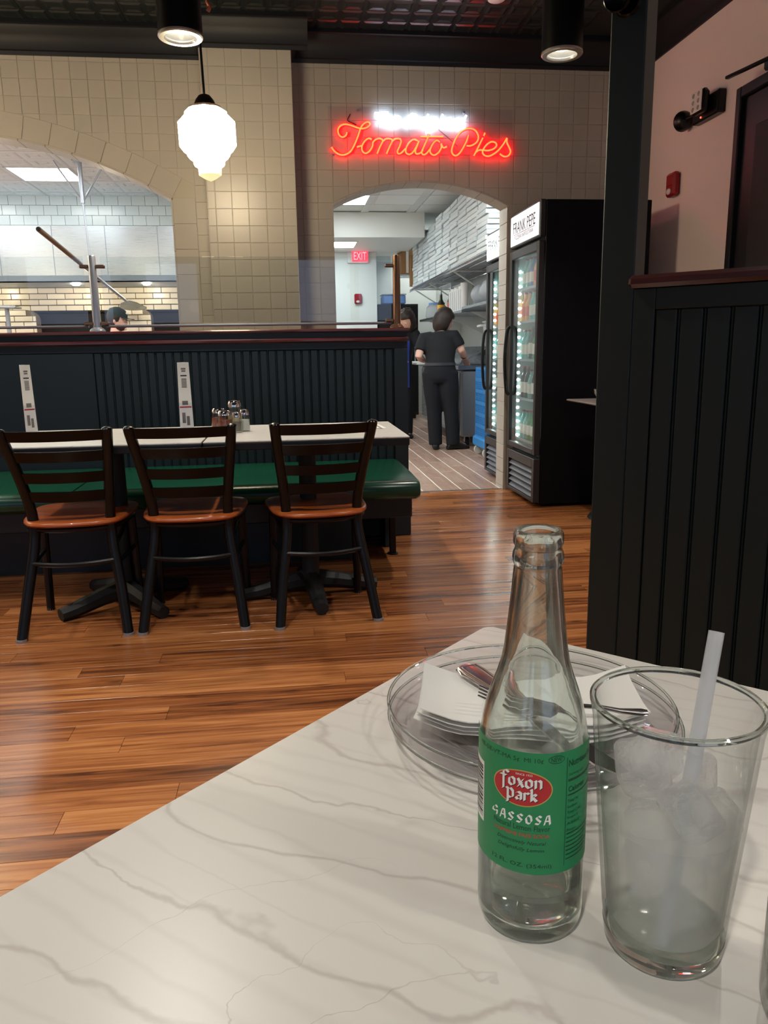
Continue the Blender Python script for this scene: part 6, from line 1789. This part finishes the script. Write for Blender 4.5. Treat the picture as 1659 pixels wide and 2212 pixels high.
for q in range(3):
    b_ = M().box(-0.5, -0.5, -0.5, 0.5, 0.5, 0.5, 0.14)
    bm2 = bmesh.new(); me_ = bpy.data.meshes.new('ice_tmp'); me_.from_pydata(b_.v, [], b_.f); bm2.from_mesh(me_)
    bmesh.ops.recalc_face_normals(bm2, faces=bm2.faces)
    bmesh.ops.subdivide_edges(bm2, edges=bm2.edges, cuts=2, use_grid_fill=True)
    for v in bm2.verts:
        v.co *= 1+0.10*mnoise.noise(v.co*2.2+Vector((q*9, 0, 0)))
    bmesh.ops.smooth_vert(bm2, verts=bm2.verts, factor=0.5, use_axis_x=True, use_axis_y=True, use_axis_z=True)
    me2 = bpy.data.meshes.new('ice_cube'); bm2.to_mesh(me2); bm2.free(); bpy.data.meshes.remove(me_)
    me2.materials.append(MATS['ice']); me2.shade_smooth(); icm.append(me2)
random.seed(11)
for i, (ix, iy, iz, s_, pos) in enumerate(((-0.012, 0.008, 0.098, 0.024, 'highest at left'), (0.014, 0.010, 0.090, 0.023, 'high at right'), (0.002, -0.016, 0.086, 0.022, 'near the front rim'), (-0.013, -0.006, 0.071, 0.023, 'just under the surface at left'), (0.014, -0.007, 0.064, 0.023, 'just under the surface at right'),
        (0.0, 0.014, 0.066, 0.022, 'at the back'), (-0.008, 0.001, 0.044, 0.022, 'low at left'), (0.011, 0.006, 0.039, 0.021, 'low at right'), (0.001, -0.011, 0.026, 0.018, 'lowest near the bottom'), (0.0, 0.017, 0.098, 0.021, 'leaning on the far wall'), (0.019, -0.010, 0.079, 0.019, 'against the right wall'), (-0.017, -0.014, 0.060, 0.018, 'against the left front wall'))):
    o = link('ice_cube', icm[i % 3], None, (GXX+ix, GYY+iy, TZ+iz), (random.uniform(0, 3), random.uniform(0, 3), random.uniform(0, 3)))
    s_ *= 1.08
    o.scale = (s_, s_*random.uniform(0.85, 1.05), s_*random.uniform(0.8, 1.0))
    tag(o, 'melting ice cube in the pint glass, %s' % pos, 'ice cube', 'ice cubes in the pint glass')
S0, S1 = Vector((0.176, 0.317, TZ+0.0135)), Vector((0.219, 0.360, 0.932))
st = thing('drinking_straw', 'translucent white straw standing in the pint glass', 'straw', tuple(S0))
dS = S1-S0
dn = dS.normalized(); a_ = dn.cross(Vector((0, 0, 1))).normalized(); c_ = dn.cross(a_)
b_ = M(); n = 20
for r_, f in ((0.0040, 0), (0.0040, 1), (0.0034, 1), (0.0034, 0)):
    for i in range(n):
        an = 2*pi*i/n; b_.v.append(tuple(dS*f+a_*(r_*cos(an))+c_*(r_*sin(an))))
for j in range(4):
    for i in range(n):
        k = (i+1) % n; l = (j+1) % 4
        b_.f.append((j*n+i, j*n+k, l*n+k, l*n+i))
obj('straw_tube', b_, 'plastic_straw', st, smooth=40)

# --- two stacked glass plates
PX, PY = 0.187, 0.574
plate_prof = [(0, 0.0), (0.074, 0.0), (0.078, 0.0008), (0.088, 0.0055), (0.098, 0.0095), (0.112, 0.0135), (0.1158, 0.0150), (0.1168, 0.0162), (0.1158, 0.0172), (0.112, 0.0160), (0.097, 0.0120), (0.086, 0.0076), (0.077, 0.0032), (0.073, 0.0024), (0, 0.0024)]
pp = thing('glass_plate', 'lower clear glass plate of the two stacked on the marble table', 'plate', (PX-0.001, PY-0.011, TZ+0.0029), 0, 'stacked glass plates')
obj('plate', M().lathe(plate_prof, 96), 'plate_glass', pp, smooth=35)
obj('rim', M().tube([(0.1163*cos(2*pi*i/96), 0.1163*sin(2*pi*i/96), 0.0163) for i in range(96)], 0.0013, 8, True), 'clear_glass', pp)
obj('foot_ring', M().lathe([(0.060, -0.0028), (0.064, -0.0028), (0.065, 0.0), (0.059, 0.0), (0.060, -0.0028)], 64), 'plate_glass', pp)
p2 = dup(pp, (PX, PY, TZ+0.0090), 0, 'upper clear glass plate of the two, holding napkins and cutlery')
p2.rotation_euler = (radians(0.5), 0, 0)
# --- napkins
nz0 = TZ+0.0136
def napkin_mesh(seed, w=0.172, d=0.088):
    b_ = M(); nx, ny = 14, 8
    for layer in range(2):
        for j in range(ny+1):
            for i in range(nx+1):
                u = -0.5+i/nx; v_ = -0.5+j/ny
                wav = 0.0012*mnoise.noise(Vector((u*3.2+seed*5, v_*3.2, seed)))
                ed = 0.0014*(max(abs(u), abs(v_))/0.5)**4
                z = (0.0 if layer == 0 else 0.0030)+wav-(ed if layer else -ed*0.5)+0.0015*(u+0.5)**2
                z += max(0, hypot(u*w, v_*d)-0.070)*0.42
                b_.v.append((u*w, v_*d, z))
    N1 = (nx+1)*(ny+1)
    for j in range(ny):
        for i in range(nx):
            a_ = j*(nx+1)+i
            b_.f.append((a_, a_+nx+1, a_+nx+2, a_+1)); b_.f.append((N1+a_, N1+a_+1, N1+a_+nx+2, N1+a_+nx+1))
    rim = [i for i in range(nx+1)]+[j*(nx+1)+nx for j in range(1, ny+1)]+[ny*(nx+1)+i for i in range(nx-1, -1, -1)]+[j*(nx+1) for j in range(ny-1, 0, -1)]
    for k in range(len(rim)):
        p, q = rim[k], rim[(k+1) % len(rim)]
        b_.f.append((p, q, q+N1, p+N1))
    return b_
for k, nm in enumerate(('bottom', 'second', 'third', 'top')):
    o = obj('paper_napkin', napkin_mesh(k+1), 'napkin_paper', None, (0.182+0.0015*(k % 2), 0.570-0.002*k, nz0+0.0050*k), (0, 0, -0.30+0.03*k), smooth=50)
    tag(o, '%s folded white paper napkin in the stack on the glass plate' % nm, 'napkin', 'folded napkins on the plate')
ntop = nz0+0.0050*3+0.0048
# --- knife and fork
kn = thing('table_knife', 'steel table knife with ridged handle lying across the napkins', 'knife', (0.177, 0.522, ntop+0.0020), atan2(0.464-0.646, 0.202-0.14))
# local x runs from handle end (negative) to tip
prof = [(-0.104, 0.0070), (-0.101, 0.0108), (-0.090, 0.0120), (-0.05, 0.0092), (-0.018, 0.0062), (-0.005, 0.0055)]
b_ = M().loft([(V((x, 0, 0.0016)), V((0, w, 0)), V((0, 0, 0.0026))) for x, w in prof], 20)
kh = obj('handle', b_, 'silver', kn, smooth=60)
for q in (0.78, 0.55):
    P_ = [(x*1.0+0.002, w*q, 0.0040-0.0001) for x, w in prof[1:]]+[(x+0.002, -w*q, 0.0040-0.0001) for x, w in prof[1:][::-1]]
    obj('ridge', M().tube(P_, 0.0006, 6, True), 'silver', kh)
obj('blade', M().prism([(-0.006, -0.0055), (0.01, -0.009), (0.075, -0.0095), (0.092, -0.004), (0.094, 0.004), (0.085, 0.006), (-0.006, 0.0055)], lambda x, y: (x, y, 0.0008), lambda x, y: (x, y, 0.0022)), 'silver', kn, smooth=20)
fk = thing('table_fork', 'steel fork half hidden behind the bottle on the napkins', 'fork', (0.205, 0.520, ntop+0.0062), -0.30)
P_ = [(-0.034, 0.010), (-0.028, 0.0105), (-0.012, 0.0095), (0.0, 0.0035), (0.02, 0.0028), (0.034, 0.0042), (0.050, 0.0062), (0.054, 0.004)]
def fz(x): return 0.001+max(0, (-0.012-x))*0.10+max(0, 0.02-abs(x-0.01))*0.2
obj('shank', M().loft([(V((x, 0, fz(x)+0.0012)), V((0, w, 0)), V((0, 0, 0.0013))) for x, w in P_], 16), 'silver', fk, smooth=60)
for i in range(4):
    y_ = (i-1.5)*0.0058
    obj('tine', M().tube([(-0.030, y_, fz(-0.03)+0.0014), (-0.045, y_, fz(-0.03)+0.001), (-0.06, y_, fz(-0.03)+0.004), (-0.072, y_, fz(-0.03)+0.009)], [0.0016, 0.0016, 0.0014, 0.0007], 6), 'silver', fk)

# --- shaker at the right edge
jr = thing('shaker', 'glass jar of red pepper flakes at the right edge beside the pint glass', 'shaker', (0.2425, 0.274, TZ+0.0003))
r, h = 0.034, 0.105
obj('jar', M().lathe([(0, 0.001), (r*0.86, 0), (r*0.97, 0.003), (r, 0.012), (r, h*0.62), (r*0.86, h*0.74), (r*0.80, h*0.74), (r*0.92, h*0.61), (r*0.92, 0.013), (r*0.8, 0.006), (0, 0.006)], 40), 'jar_glass', jr)
obj('contents', M().lathe([(0, 0.0064), (r*0.79, 0.0064), (r*0.905, 0.0135), (r*0.905, h*0.40), (0, h*0.44)], 36), 'red_flakes', jr)
obj('lid', M().lathe([(r*0.88, h*0.72), (r*0.95, h*0.74), (r*0.95, h*0.86), (r*0.75, h*0.97), (0, h)], 32), 'chrome', jr)
# --- a little spilled pepper by the table edge
